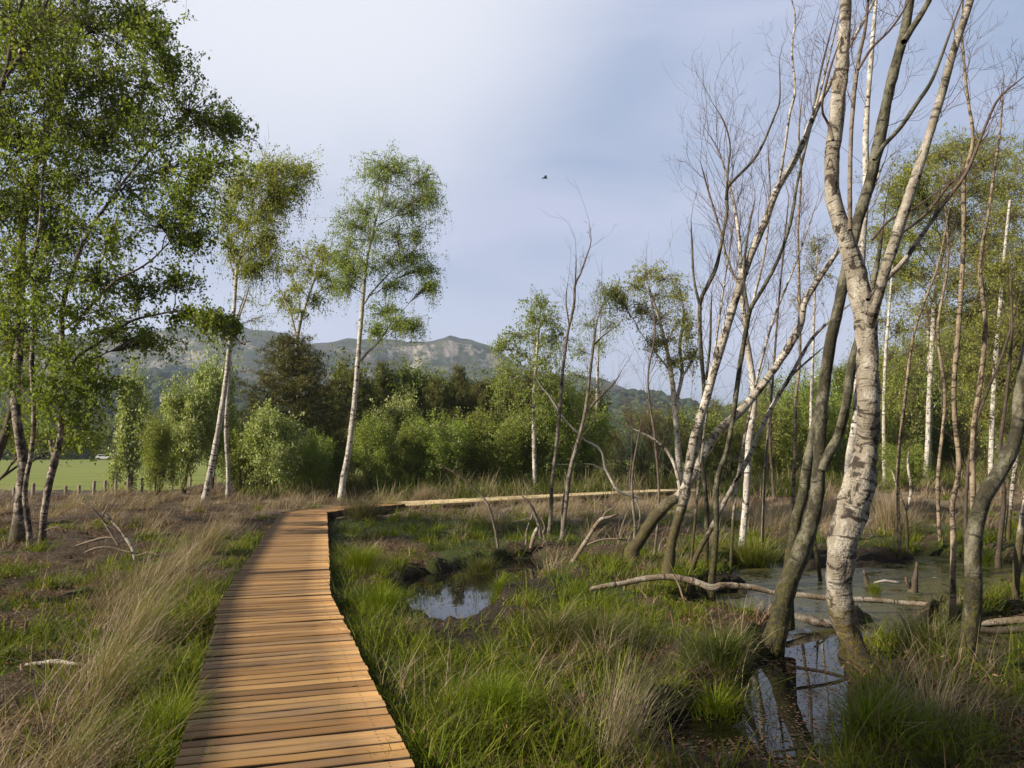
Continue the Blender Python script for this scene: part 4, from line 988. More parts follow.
t = Tree('birch_tree', 'leaning birch at the right of the left cluster with a long arched limb', 'tree', 'bark_near', 'leaf_dark')
d = 15.0
P = t.trunk(trace([(42, 548, 9), (44, 514, 8), (49, 485, 8), (56, 455, 9), (61, 432, 7), (61, 400, 6.5), (66, 370, 6.5), (62, 340, 6), (62, 315, 6), (66, 292, 5.5), (72, 275, 5), (79, 252, 5), (92, 225, 4), (105, 208, 3.5), (125, 180, 3), (150, 150, 2.5), (180, 125, 2)], d, .0), 9, .2)
a1 = t.limb(trace([(68, 368, 4), (80, 355, 3.5), (100, 342, 3.2), (130, 322, 3), (155, 315, 2.8), (180, 312, 2.5), (200, 325, 2), (222, 337, 1.6), (245, 345, 1)], d, .3))
a2 = t.limb(trace([(62, 330, 4), (85, 312, 3.5), (107, 288, 3), (120, 278, 3), (140, 268, 2.5), (156, 256, 2), (175, 235, 1.5)], d, -.2))
a3 = t.limb(trace([(55, 462, 6), (52, 450, 5), (50, 440, 4)], d, 0))
B = [(150, 130, 34, 24), (190, 110, 30, 24), (215, 125, 26, 18), (235, 125, 14, 12), (170, 170, 40, 24), (205, 165, 28, 20), (130, 190, 34, 24), (185, 205, 28, 22), (160, 225, 30, 20), (110, 235, 30, 22), (195, 238, 18, 12), (100, 280, 34, 18), (140, 288, 28, 14), (178, 278, 18, 10), (85, 310, 30, 16), (110, 330, 30, 14), (150, 340, 24, 10), (182, 316, 16, 8), (212, 318, 12, 8), (75, 365, 22, 14), (232, 326, 8, 8), (100, 385, 24, 16), (75, 420, 20, 16), (55, 395, 20, 14), (140, 80, 32, 25), (170, 65, 20, 20), (150, 30, 20, 20)]
PP = np.concatenate([P, a1, a2])
t.dens = 1.5; t.twk = 1.5; t.blobs(PP, pxblobs(B, d, 1.4), 26, 36, .5, jit=.05); t.ls = .066; t.finish()

t = Tree('birch_tree', 'dark trunk leaning in over the left edge behind the cluster', 'tree', 'bark_brown', 'leaf_dark')
d = 18.
P = t.trunk(trace([(-22, 520, 14), (-12, 480, 12), (0, 448, 11), (8, 425, 9), (13, 395, 7), (10, 350, 6), (2, 300, 5), (-10, 240, 4)], d, .1), 8, .25)
B = [(0, 370, 25, 25), (35, 405, 25, 20), (10, 430, 18, 15), (50, 440, 22, 12), (-15, 300, 30, 30), (85, 440, 18, 10), (20, 350, 28, 20)]
t.blobs(P, pxblobs(B, d, 1.5), 28, 30, .3); t.ls = .06; t.finish()

t = Tree('birch_tree', 'near birch off the left edge whose dark upper boughs cross the top left corner', 'tree', 'bark_brown', 'leaf_dark')
d = 9.
b0 = np.array([-7.4, 9.0]); z0 = float(hz(b0[:1], b0[1:])[0])
KK = np.array([(-7.4, 9., z0, .11), (-7.2, 9., 1.6, .09), (-6.7, 9.05, 3.4, .08)]).tolist() + trace([(-40, 130, 9), (0, 90, 7), (12, 40, 5), (22, 0, 4), (30, -60, 3)], d, 0).tolist()
P = t.trunk(np.array(KK), 9, .2)
q = t.limb(trace([(5, 80, 4), (25, 45, 4), (42, 12, 3.5), (55, -15, 3)], d, .2)); q2 = t.limb(trace([(8, 75, 3), (35, 40, 2.5), (60, 15, 2), (80, -5, 1.5)], d, -.1))
t.sprout(P, 8, .6, 1, (.4, .9), 2, .008); t.sprout(q, 5, .2, 1, (.3, .7), 2, .006); t.sprout(q2, 5, .2, 1, (.3, .7), 2, .006)
t.blobs(np.concatenate([P, q, q2]), pxblobs([(0, 20, 40, 30), (-40, 80, 40, 40), (40, 30, 30, 20), (-40, 0, 50, 50), (30, -40, 50, 30)], d, .8), 22, 24, .25); t.ls = .05; t.finish()

# ================================================================ MIDDLE BIRCHES
def leafy(label, pts, B, bark='bark_white', leaf='leaf_birch', d=None, depth=None, ntw=26, nl=34, ls=.062, hang=.9, slope=0., limbs=(), sprouts=None, group=None, droop=.9, dens=1.75):
    t = Tree('birch_tree', label, 'tree', bark, leaf, group)
    if d is None: d = ground(*pts[0][:2])[1]
    K = trace(pts, d, slope, .05)
    gz = float(hz(np.array([K[0, 0]]), np.array([K[0, 1]]))[0])
    if abs(gz - K[0, 2]) > .05: K[0, 2] = gz
    P = t.trunk(K, 8, .2)
    PP = [P]
    for L in limbs: PP.append(t.limb(trace(L, d, R.uniform(-.2, .2), .03)))
    if sprouts: t.sprout(P, *sprouts)
    t.dens = dens; t.twk = 1.2
    t.blobs(np.concatenate(PP), pxblobs(B, d, depth), ntw, nl, hang, jit=.065); t.ls = ls; t.droop = droop
    return t.finish()
leafy('tall leaning white birch with a tufted olive crown left of the boardwalk end', [(203, 506, 8), (206, 492, 7.5), (213, 458, 7), (220, 420, 6.5), (226, 380, 6), (230, 340, 5), (234, 310, 4.5), (237, 270, 4), (243, 245, 3.5), (250, 215, 3), (255, 185, 2.5), (262, 165, 1.5)],
      [(285, 165, 22, 12), (305, 172, 12, 9), (265, 172, 18, 12), (248, 180, 18, 14), (238, 195, 16, 14), (280, 185, 16, 14), (283, 200, 12, 10), (240, 225, 18, 16), (262, 215, 18, 16), (228, 215, 12, 14), (255, 245, 18, 16), (270, 240, 12, 14), (265, 262, 14, 14), (250, 270, 12, 10), (232, 250, 12, 12), (270, 205, 12, 10), (295, 190, 10, 8)],
      leaf='leaf_olive', ntw=30, nl=38, ls=.058, limbs=[[(231, 335, 3), (236, 320, 2.5), (243, 300, 2)], [(234, 275, 2.5), (229, 258, 2), (227, 235, 1.5)]])
leafy('slimmer pale trunk just right of the tall leaning white birch', [(228, 498, 5.5), (228, 470, 5), (226, 430, 4.5), (228, 390, 4), (231, 345, 3.5), (238, 320, 3), (245, 300, 2), (252, 280, 1.5)],
      [(245, 300, 14, 10), (225, 330, 14, 10), (255, 320, 14, 8)], ntw=12, nl=20, ls=.058)
leafy('tall white birch with a full pale green crown at the boardwalk bend', [(341, 500, 8), (343, 480, 7.5), (348, 455, 7), (352, 425, 6.5), (356, 385, 6), (359, 345, 5.5), (362, 310, 5), (364, 285, 4.5), (367, 260, 3.5), (372, 235, 3), (380, 205, 2.5), (388, 180, 1.5)],
      [(385, 165, 18, 10), (400, 170, 20, 12), (378, 180, 20, 14), (425, 182, 12, 12), (432, 198, 10, 10), (362, 210, 20, 14), (350, 225, 16, 14), (390, 205, 22, 16), (415, 210, 14, 16), (345, 245, 14, 16), (370, 240, 20, 16), (398, 235, 20, 16), (420, 232, 16, 14), (365, 265, 20, 14), (390, 262, 18, 14), (412, 258, 18, 14), (350, 272, 12, 12), (428, 270, 9, 10), (345, 285, 8, 12), (395, 285, 14, 10), (432, 285, 6, 6), (385, 310, 14, 8), (400, 322, 16, 9), (412, 325, 10, 7), (375, 330, 10, 7), (340, 262, 9, 10)],
      ntw=30, nl=38, ls=.058, limbs=[[(360, 362, 3.5), (368, 352, 3), (378, 343, 2.5), (388, 328, 2)], [(363, 305, 3), (372, 292, 2.5), (385, 278, 2), (400, 262, 1.5)]])
leafy('birch with a thin twin stemmed crown behind the pine', [(296, 470, 5), (298, 400, 4.5), (297, 345, 4.5), (301, 320, 4), (309, 295, 3), (316, 275, 2.5), (322, 255, 1.5)],
      [(300, 255, 14, 10), (318, 250, 14, 10), (330, 258, 12, 10), (292, 268, 12, 10), (310, 270, 14, 10), (325, 275, 10, 10), (335, 285, 6, 8), (295, 288, 8, 8), (318, 300, 9, 8), (300, 312, 8, 6), (285, 300, 8, 8)], d=38, leaf='leaf_olive', ntw=22, nl=26, ls=.085, limbs=[[(297, 340, 3), (291, 315, 2.5), (282, 295, 1.8), (276, 280, 1.2)]])
leafy('birch with a light feathery crown left of the dead poles', [(535, 492, 5.5), (534, 440, 5), (534, 400, 4.5), (536, 365, 4), (538, 340, 3), (540, 315, 2)],
      [(540, 302, 14, 9), (530, 318, 16, 10), (548, 320, 14, 10), (515, 335, 14, 10), (537, 340, 18, 12), (556, 338, 12, 12), (520, 355, 18, 12), (545, 360, 18, 12), (505, 372, 14, 12), (530, 380, 20, 14), (552, 385, 16, 14), (510, 395, 18, 14), (535, 410, 22, 14), (500, 345, 10, 7)], ntw=24, nl=24, ls=.085)
leafy('twin stemmed white birch with an olive crown right of centre', [(682, 492, 7), (679, 465, 7), (677, 435, 7), (675, 410, 6.5), (672, 380, 6), (668, 355, 5), (662, 330, 4), (655, 305, 3), (648, 285, 2)],
      [(645, 275, 18, 10), (665, 278, 16, 10), (632, 285, 14, 10), (655, 295, 20, 12), (678, 295, 14, 12), (620, 300, 10, 9), (660, 318, 18, 12), (684, 318, 10, 12), (668, 340, 16, 12), (690, 330, 8, 12), (655, 345, 12, 8), (692, 355, 8, 10), (612, 290, 8, 8), (640, 310, 10, 8), (675, 362, 10, 8)],
      d=33, leaf='leaf_olive', ntw=24, nl=24, ls=.075, limbs=[[(675, 405, 5), (682, 375, 4.5), (680, 345, 4), (684, 315, 3), (680, 290, 2)], [(680, 380, 3), (690, 365, 2.5), (698, 348, 2)], [(671, 372, 2.5), (655, 352, 2), (640, 332, 1.6)]])
leafy('faint pale birch crown between the dead poles and the twin stemmed birch', [(598, 490, 4), (598, 440, 4), (597, 400, 3.5), (598, 360, 3), (600, 330, 2)],
      [(600, 310, 14, 12), (585, 325, 12, 10), (612, 325, 10, 10), (600, 345, 14, 12), (580, 350, 12, 12), (575, 375, 12, 10), (605, 290, 10, 8)], d=44, ntw=20, nl=16, ls=.08)
# right hand background
leafy('big spreading birch with a domed olive crown behind the right hand trunks', [(925, 480, 7), (928, 440, 6.5), (929, 400, 6), (932, 350, 6), (935, 300, 5), (945, 240, 4), (955, 190, 3), (965, 160, 2)],
      [(965, 148, 30, 12), (935, 158, 24, 12), (990, 160, 26, 12), (910, 175, 22, 14), (950, 180, 30, 16), (985, 190, 30, 18), (895, 200, 20, 16), (925, 205, 26, 16), (965, 220, 30, 18), (1010, 190, 24, 20), (905, 235, 24, 16), (940, 245, 28, 16), (985, 250, 28, 18), (890, 265, 20, 14), (915, 275, 24, 14), (960, 280, 26, 16), (1005, 240, 26, 20), (1000, 290, 24, 18), (930, 310, 22, 14), (880, 235, 16, 14), (975, 315, 24, 14)],
      d=36, leaf='leaf_olive', ntw=26, nl=26, ls=.085, hang=.6, depth=4, dens=5)
leafy('birch with sparse spring leaves right of the domed birch, behind the kinked stem', [(990, 482, 7), (992, 430, 6), (995, 370, 6), (1000, 310, 5), (1005, 250, 4), (1010, 200, 3)],
      [(1010, 215, 26, 18), (1030, 250, 26, 20), (1000, 270, 24, 16), (985, 330, 24, 16), (1015, 320, 24, 18), (970, 370, 24, 16), (1005, 380, 26, 16), (1040, 350, 26, 26), (985, 415, 26, 14), (1020, 425, 26, 16), (1035, 160, 26, 20)], d=30, leaf='leaf_olive', ntw=22, nl=24, ls=.08, depth=3, dens=4.2)
leafy('slim birch with thin leaves between the big pale birch and the domed one', [(885, 492, 4.5), (884, 450, 4.5), (884, 400, 4), (886, 350, 4), (890, 300, 3), (893, 260, 2)],
      [(895, 290, 16, 12), (880, 320, 16, 12), (905, 330, 16, 12), (890, 355, 18, 12), (910, 365, 16, 12), (875, 380, 14, 10), (900, 395, 18, 10), (920, 345, 14, 10)], d=32, ntw=20, nl=14, ls=.08, depth=2, dens=2.6, leaf='leaf_olive')
leafy('white trunked birch standing clear on the heath behind the small forked sapling', [(929, 478, 6), (929, 450, 6), (930, 410, 5.5), (929, 370, 5), (928, 330, 4), (926, 290, 3)],
      [(930, 330, 20, 12), (915, 350, 18, 12), (945, 355, 20, 12), (925, 375, 20, 12), (950, 390, 18, 12), (910, 400, 18, 10), (935, 415, 20, 10)], d=42, ntw=18, nl=14, ls=.09, depth=2.5, dens=2.6)
leafy('thin twiggy birch with a small olive tuft behind the mossy forked birch', [(812, 485, 4.5), (811, 420, 4), (813, 350, 3.5), (815, 290, 2.5), (818, 240, 1.5)],
      [(820, 240, 12, 10), (810, 265, 12, 10), (825, 275, 10, 10), (800, 300, 10, 8), (815, 250, 8, 7)], d=38, leaf='leaf_olive', ntw=18, nl=12, ls=.08, sprouts=(14, .3, 1, (.8, 2.), 2, .01))

# shared background birches on the right and in the gaps
def bg_proto(h, w, seed, leaf, bark):
    global R
    keep = R; R = np.random.default_rng(seed)
    t = Tree('birch_tree', '', 'tree', bark, leaf)
    z = np.linspace(0, 1, 7)
    K = np.stack([.25 * np.sin(z * 4 + seed) * z, .25 * np.cos(z * 3) * z - .0, z * h, .095 * (1 - z * .85)], -1)
    K[:, 0] -= K[0, 0]; K[:, 1] -= K[0, 1]
    t.base = np.zeros(3); P = t.trunk(K, 7, .2)
    B = []
    for i in range(30):
        zz = R.uniform(.22, .98); rad = w * (1.15 - zz) ** .6 * R.uniform(.3, 1); a = R.uniform(0, 6.28)
        B.append(((rad * math.cos(a), rad * math.sin(a), zz * h), (.7, .7, .6)))
    t.dens = 2.2; t.blobs(P, B, 17, 14, .6); t.ls = .085
    o = t.finish(); R = keep; return o
protoA = bg_proto(9, 1.7, 3, 'leaf_olive', 'bark_white'); protoB = bg_proto(7, 1.5, 4, 'leaf_birch', 'bark_slim')
BGB = [(760, 474, 'A', .55, 'small birch far back in the gap left of the mossy forked birch'), (845, 474, 'B', 0.78, 'short green birch far back right behind the mossy forked birch fork'),
       (870, 470, 'A', 0.88, 'pale green birch in the far row just right of the big pale trunk'), (905, 472, 'B', 0.94, 'bushy birch in the far row left of the white trunk on the heath'),
       (950, 471, 'A', 1.12, 'tall birch in the far row right of the white trunk on the heath'), (968, 474, 'B', 1.25, 'birch in the far row behind the tall thin banded birch'),
       (1000, 473, 'A', 1.25, 'birch in the far row behind the dark crooked trunk'), (1020, 478, 'B', 1.38, 'birch at the right border of the far row'),
       (1050, 480, 'A', 1.1, 'birch just beyond the right border of the far row'), (655, 478, 'B', .55, 'green birch in the far row left of the twin stemmed birch'),
       (715, 476, 'A', .55, 'low birch in the far row behind the slender leaning stems'), (738, 478, 'B', .55, 'low green birch in the far row behind the slim white birch'), (790, 472, 'B', .5, 'lowest birch in the far row, under the gap of open sky'),
       (825, 472, 'A', .55, 'small olive birch in the far row behind the forked trunk')]
firsts = {'A': protoA, 'B': protoB}; used = set()
for i, (px, py, k, sc, lab) in enumerate(BGB):
    b = ground(px, py); b[1] = min(b[1], 58)
    b = at(px, py, b[1]); b[2] = float(hz(b[0:1], b[1:2])[0])
    o = firsts[k] if k not in used else copy_tree(firsts[k]); used.add(k)
    o.location = b; o.rotation_euler = (0, 0, i * 1.9); o.scale = (sc, sc, sc * (1 + .1 * math.sin(i * 2.3)))
    o['label'] = lab; o['group'] = 'birches in the far row beyond the bog'

# leafy birch outside the picture, behind the viewer on the left: added to shade the bottom right of the bog
t = Tree('birch_tree', 'unseen leafy birch added behind the viewer on the left to shade the bog', 'tree', 'bark_near', 'leaf_dark')
z0 = float(hz(np.array([-7.6]), np.array([.4]))[0])
P = t.trunk(np.array([(-7.6, .4, z0, .11), (-7.5, .4, 2, .09), (-7.6, .5, 4, .06), (-7.5, .5, 5.2, .04), (-7.5, .6, 6.8, .012)]), 8, .2)
BB = [((-7.6 + R.uniform(-1.5, 1.5), .5 + R.uniform(-1.5, 1.4), R.uniform(4.7, 6.3)), (.6, .6, .45)) for _ in range(22)]
t.blobs(P, BB, 20, 26, .35); t.ls = .07; t.finish()

# ================================================================ SHRUBS
def shrub_proto(h, w, seed, leaf, bark, nb=30, ntw=17, nl=30, ls=.07, blossom=0, nstem=13, low=.28, name='shrub', jit=.1):
    global R
    keep = R; R = np.random.default_rng(seed)
    t = Tree(name, '', 'shrub', bark, leaf); t.base = np.zeros(3); t.dens = 1.3
    PP = []
    for i in range(nstem):
        a = i * 2 * math.pi / nstem + R.uniform(-.4, .4); e = w * .5 * R.uniform(.3, .8); z = np.linspace(0, 1, 6)
        K = np.stack([math.cos(a) * e * z ** 1.3 + .06 * math.cos(a) + R.normal(0, .04, 6), math.sin(a) * e * z ** 1.3 + .06 * math.sin(a) + R.normal(0, .04, 6), z * h * R.uniform(.6, 1.12), .02 * (1 - .7 * z)], -1)
        K[0, 2] = 0
        q = t.trunk(K, 5, .1, True, 1.2); PP.append(q)
        m = 60 if nl > 10 else 20; u = R.uniform(.4, 1.08, m); k = (u * (len(q) - 1)).astype(int).clip(0, len(q) - 1)
        t.lp.append(q[k, :3] + R.normal(0, .09, (m, 3)) + np.stack([np.zeros(m), np.zeros(m), np.maximum(0, u - 1) * 3], -1))
    P = np.concatenate(PP); B = []
    for i in range(nb):
        a = R.uniform(0, 6.28); zz = R.uniform(low, 1.); rad = w * .5 * R.uniform(.2, 1.) * (1.1 - .45 * abs(zz - .5) * 1.2)
        B.append(((rad * math.cos(a), rad * math.sin(a), zz * h), (w * .13, w * .13, h * .17)))
    t.blobs(P, B, ntw, nl, .12, .4, jit); t.ls = ls; t.droop = .2
    if blossom:
        lp = np.concatenate(t.lp); top = lp[lp[:, 2] > h * .45]; c = top[R.integers(0, len(top), blossom)]
        q = (c[:, None] + R.normal(0, .035, (blossom, 9, 3))).reshape(-1, 3)
        t.extra.append(('blossom', leaf_mesh('blossom', q, .05, 0, .9), M['blossom']))
    o = t.finish(); R = keep; return o
SP = {'g': shrub_proto(3, 2.4, 27, 'leaf_shrub', 'bark_tan', nb=30, ntw=20, nl=16, low=.15, ls=.075, nstem=8),
      'a': shrub_proto(3, 2.2, 21, 'leaf_shrub', 'bark_tan', blossom=45), 'b': shrub_proto(3, 2.4, 22, 'leaf_white', 'bark_slim', nl=22, ls=.1, blossom=150),
      'c': shrub_proto(3, 2.0, 23, 'leaf_shrub', 'bark_slim', nstem=15, low=.3), 'd': shrub_proto(3, 2.6, 24, 'leaf_willow', 'bark_brown', nb=20, ntw=26, nl=7, nstem=10, low=.2, ls=.07),
      'e': shrub_proto(3, 1.4, 25, 'leaf_white', 'bark_brown', nb=18, low=.15, nl=24, ls=.10), 'f': shrub_proto(3, 2.6, 26, 'leaf_thicket', 'bark_brown', nb=24, ntw=18, nl=26, low=.15, ls=.1)}
SH = [  # px, base y, top y, width px, kind, label
    (130, 494, 378, 36, 'e', 'tall narrow whitebeam with silvery leaves standing alone beside the fence'),
    (158, 500, 418, 34, 'c', 'slim sapling in fresh leaf between the silvery whitebeam and the leaning birch'),
    (183, 494, 385, 52, 'b', 'bushy pale green whitebeam just left of the leaning birch trunk'),
    (212, 490, 372, 48, 'b', 'tall silvery whitebeam right behind the leaning birch trunk'),
    (243, 492, 425, 46, 'a', 'low green shrub right of the slimmer pale trunk'),
    (272, 497, 418, 52, 'b', 'rounded whitebeam dotted with cream blossom in front of the pine'),
    (310, 494, 432, 44, 'a', 'small fresh green shrub in front of the right side of the pine'),
    (330, 490, 450, 36, 'c', 'low leafy shrub left of the tall birch at the boardwalk bend'),
    (372, 494, 425, 44, 'c', 'upright green shrub right of the tall birch at the boardwalk bend'),
    (398, 486, 408, 46, 'b', 'blossoming whitebeam in front of the dark evergreens'),
    (412, 493, 430, 46, 'c', 'fresh green shrub behind the start of the far boardwalk'),
    (440, 492, 418, 56, 'a', 'wide bright green shrub above the dark curved stick'),
    (470, 490, 414, 54, 'c', 'tall bright green shrub right of the curved stick'),
    (497, 492, 420, 50, 'a', 'bright green shrub left of the feathery birch trunk'),
    (520, 490, 418, 52, 'a', 'green shrub at the foot of the feathery birch'),
    (556, 490, 405, 60, 'c', 'tall green shrub behind the tallest dead pole'),
    (582, 488, 412, 56, 'a', 'green shrub behind the grey dead pole'),
    (610, 487, 425, 52, 'd', 'brown twiggy willow behind the white contorted branch'),
    (640, 487, 402, 62, 'd', 'large bare looking willow left of the twin stemmed birch'),
    (665, 486, 410, 50, 'd', 'grey twiggy willow at the foot of the twin stemmed birch'),
    (696, 482, 418, 54, 'a', 'green shrub right of the twin stemmed birch'),
    (728, 480, 428, 56, 'd', 'low willow behind the leaning brown stem'),
    (765, 478, 405, 60, 'g', 'green thicket left of the mossy forked birch'),
    (800, 477, 392, 54, 'g', 'dense green bush between the thin pinkish birch and the mossy trunk'),
    (840, 476, 400, 50, 'g', 'dense green bush seen through the fork of the mossy birch'),
    (895, 476, 385, 56, 'g', 'dense green bush right of the big pale birch'),
    (918, 474, 398, 46, 'g', 'lower green bush left of the white trunk on the heath'),
    (955, 474, 385, 56, 'g', 'green bush behind the tall thin banded birch'),
    (990, 476, 425, 56, 'd', 'twiggy brown bush behind the kinked birch'),
    (1015, 478, 385, 52, 'g', 'green bush at the right border of the far thicket'),
    (905, 492, 448, 40, 'a', 'light green bush low on the heath behind the forked sapling'),
    (455, 480, 395, 60, 'f', 'dark green bush behind the bright shrubs below the left side of the hill crag'),
    (500, 480, 385, 66, 'f', 'dark green bush behind the bright shrubs under the hill end'),
    (352, 482, 365, 66, 'f', 'dark leafy bush behind the tall birch at the bend'),
    (390, 480, 372, 66, 'f', 'dark leafy bush right behind the tall birch at the bend'),
    (425, 480, 385, 62, 'f', 'dark leafy bush below the spruce top'),
    (782, 474, 392, 58, 'g', 'tall light green bush far back in the gap left of the mossy forked birch'),
    (828, 474, 372, 58, 'a', 'tall light green bush far back right of the mossy forked birch trunk'),
    (872, 474, 352, 60, 'g', 'tall light green bush far back behind the big pale birch trunk'),
    (908, 473, 345, 60, 'a', 'tall light green bush far back behind the thin tan stem leaning right'),
    (946, 473, 352, 60, 'g', 'tall light green bush far back behind the wavy tan stem'),
    (980, 474, 345, 60, 'a', 'tall light green bush far back behind the kinked birch'),
    (1012, 475, 350, 60, 'g', 'tall light green bush far back at the right border'),
    (545, 480, 375, 66, 'f', 'dark bush behind the feathery birch'),
    (585, 480, 390, 60, 'f', 'dark bush in the gap behind the dead poles')]
used = set()
for i, (px, by, ty, wp, k, lab) in enumerate(SH):
    b = ground(px, by); d = min(b[1], 50.); b = at(px, by, d); b[2] = float(hz(b[0:1], b[1:2])[0])
    h = (at(px, ty, d)[2] - b[2]); w0 = {'a': 2.2, 'b': 2.4, 'c': 2.0, 'd': 2.6, 'e': 1.4, 'f': 2.6, 'g': 2.4}[k]
    o = SP[k] if k not in used else copy_tree(SP[k]); used.add(k)
    s = wp * d / F / w0 * .95
    o.location = b; o.rotation_euler = (0, 0, i * 2.4); o.scale = (s, s, h / 3.15 * (1 + .09 * math.sin(i * 5.1)))
    o['label'] = lab; o['group'] = 'shrubs along the edge of the bog'

# ---------------------------------------------------------------- pines
def pine_proto(h, w, seed, tufts):
    global R
    keep = R; R = np.random.default_rng(seed)
    t = Tree('pine_tree', '', 'tree', 'bark_pine', 'needle'); t.base = np.zeros(3)
    z = np.linspace(0, 1, 8)
    P = t.trunk(np.stack([.06 * np.sin(z * 5), .06 * np.cos(z * 4), z * h, .13 * (1 - .9 * z)], -1), 7, .2)
    pos = []
    nw = 17
    for i in range(nw):
        zz = .12 + .86 * i / (nw - 1); L = w * .5 * (1.08 - zz) ** .62 * (1.0 if zz > .25 else .8)
        for j in range(6):
            a = j * 1.05 + i * .7 + R.uniform(-.3, .3); l = L * R.uniform(.7, 1.15)
            b = P[min(int(zz * (len(P) - 1)), len(P) - 1), :3]
            u = np.linspace(0, 1, 6)[:, None]; dr = np.array([math.cos(a), math.sin(a), 0])
            Br = b + dr * l * u + np.array([0, 0, 1]) * l * (.18 * u + .22 * u ** 2)
            t.tw.add(Br, np.linspace(.025, .006, 6), 4)
            m = max(6, int(tufts * 1.5 * l))
            tt = R.uniform(.25, 1, m); k = (tt * 5).astype(int).clip(0, 4); f = (tt * 5 - k)[:, None]
            pos.append(Br[k] * (1 - f) + Br[k + 1] * f + R.normal(0, .13, (m, 3)) * np.array([1, 1, .7]))
    c = np.concatenate(pos)
    q = np.repeat(c, 9, axis=0) + R.normal(0, .03, (len(c) * 9, 3))
    t.extra.append(('foliage', leaf_mesh('foliage', q, .15, -.9, .13), M['needle']))
    o = t.finish(); R = keep; return o
pA = pine_proto(6.2, 4.8, 31, 34)
PN = [(292, 494, 336, 1.4, 'broad dark pine standing behind the blossoming whitebeam', 36), (380, 480, 362, .55, 'narrow brownish pine whose tip shows right of the tall birch at the bend', 46), (345, 482, 372, 1., 'dark pine half hidden by the tall birch at the bend', 42),
      (458, 482, 366, .62, 'pine with the highest tip below the hill crag', 48), (436, 482, 378, .9, 'brownish pine left of the highest tip below the crag', 46), (482, 482, 382, .9, 'brownish pine right of the highest tip below the crag', 47), (500, 482, 376, .7, 'pine under the right end of the hill crag', 50), (565, 480, 390, .9, 'dark pine behind the tallest dead pole', 46), (410, 482, 385, .9, 'low dark pine under the middle of the hill', 48)]
for i, (px, by, ty, wf, lab, d) in enumerate(PN):
    o = pA if i == 0 else copy_tree(pA)
    b = at(px, by, d); b[2] = float(hz(b[0:1], b[1:2])[0]); h = at(px, ty, d)[2] - b[2]; s = h / 6.4
    o.location = b; o.scale = (s * wf * .95, s * wf * .95, s); o.rotation_euler = (0, 0, i * 1.3); o['label'] = lab; o['group'] = 'pines behind the shrubs'

# trees along the far side of the meadow
FT = [(20, 425, 60, 'far oak at the meadow end seen between the trunks of the left cluster'), (62, 418, 62, 'far oak at the meadow end right of the leaning cluster birch'), (98, 424, 56, 'far oak at the meadow end just left of the white car'), (135, 425, 54, 'far oak at the meadow end behind the silvery whitebeam'), (165, 428, 52, 'far oak at the meadow end behind the slim sapling'), (-20, 420, 60, 'far oak at the meadow end beyond the left border'), (40, 432, 50, 'lower far oak at the meadow end, second row behind the cluster'), (195, 432, 50, 'far oak at the meadow end behind the leaning birch')]
fo = shrub_proto(11, 13, 51, 'leaf_thicket', 'bark_brown', nb=46, ntw=26, nl=26, ls=.55, nstem=5, low=.12, name='oak_tree', jit=.45)
fo['category'] = 'tree'
for i, (px, ty, wp, lab) in enumerate(FT):
    o = fo if i == 0 else copy_tree(fo); d = 238 + 9 * (i % 3)
    b = at(px, 459, d); b[2] = -1.6; h = at(px, ty, d)[2] - b[2]; s = h / 11.5
    o.location = b; o.scale = (wp * d / F / 13 * 1.2,) * 2 + (s,); o.rotation_euler = (0, 0, i * 1.1); o['label'] = lab; o['group'] = 'oaks at the far end of the meadow'

# ================================================================ FENCE
def fence():
    pts = [(-30, 497, 38), (14, 503, 38), (32, 503, 38.5), (65, 503, 39), (79, 502.5, 40), (93, 499.5, 41.5), (105, 498, 43), (115, 495.5, 44.5), (128, 495, 46), (142, 493.5, 47.5), (150, 492, 49), (172, 491, 51), (190, 490, 53), (215, 489, 55)]
    b = []
    for px, py, d in pts:
        q = at(px, py, d); q[2] = -1.2 + .05 * fbm(q[0:1] * .08, q[1:2] * .08, 5)[0]; b.append(q)
    root = empty('fence', b[0], 0, 'low wire fence on weathered wooden posts along the near edge of the meadow', 'fence')
    import random; rn = random.Random(4)
    tops = []
    for q in b:
        h = rn.uniform(1.0, 1.2); w = .06; lx, ly = rn.uniform(-.03, .03), rn.uniform(-.03, .03)
        V = []
        for z, k, o in ((-.4, 1, 0), (h - .04, 1, 1), (h, .7, 1)):
            for sx, sy in ((-1, -1), (1, -1), (1, 1), (-1, 1)): V.append((q[0] + sx * w * k + lx * o, q[1] + sy * w * k + ly * o, q[2] + z))
        f = []
        for r in range(2):
            for k in range(4): f.append((r * 4 + k, r * 4 + (k + 1) % 4, r * 4 + 4 + (k + 1) % 4, r * 4 + 4 + k))
        f.append((8, 9, 10, 11))
        link('post', mesh('post', V, [(4, np.array(f))]), M['post'], root, b[0]); tops.append((q, h))
    for hf in (.35, .65, .93):
        T = TB()
        for (q, h), (q2, h2) in zip(tops[:-1], tops[1:]):
            p, p2 = q + np.array([0, -.065, h * hf]), q2 + np.array([0, -.065, h2 * hf]); m = (p + p2) / 2 - np.array([0, 0, .03])
            T.add(np.stack([p, m, p2]), [.004] * 3, 4)
        link('wire', T.build('wire'), M['wire'], root, b[0])
fence()

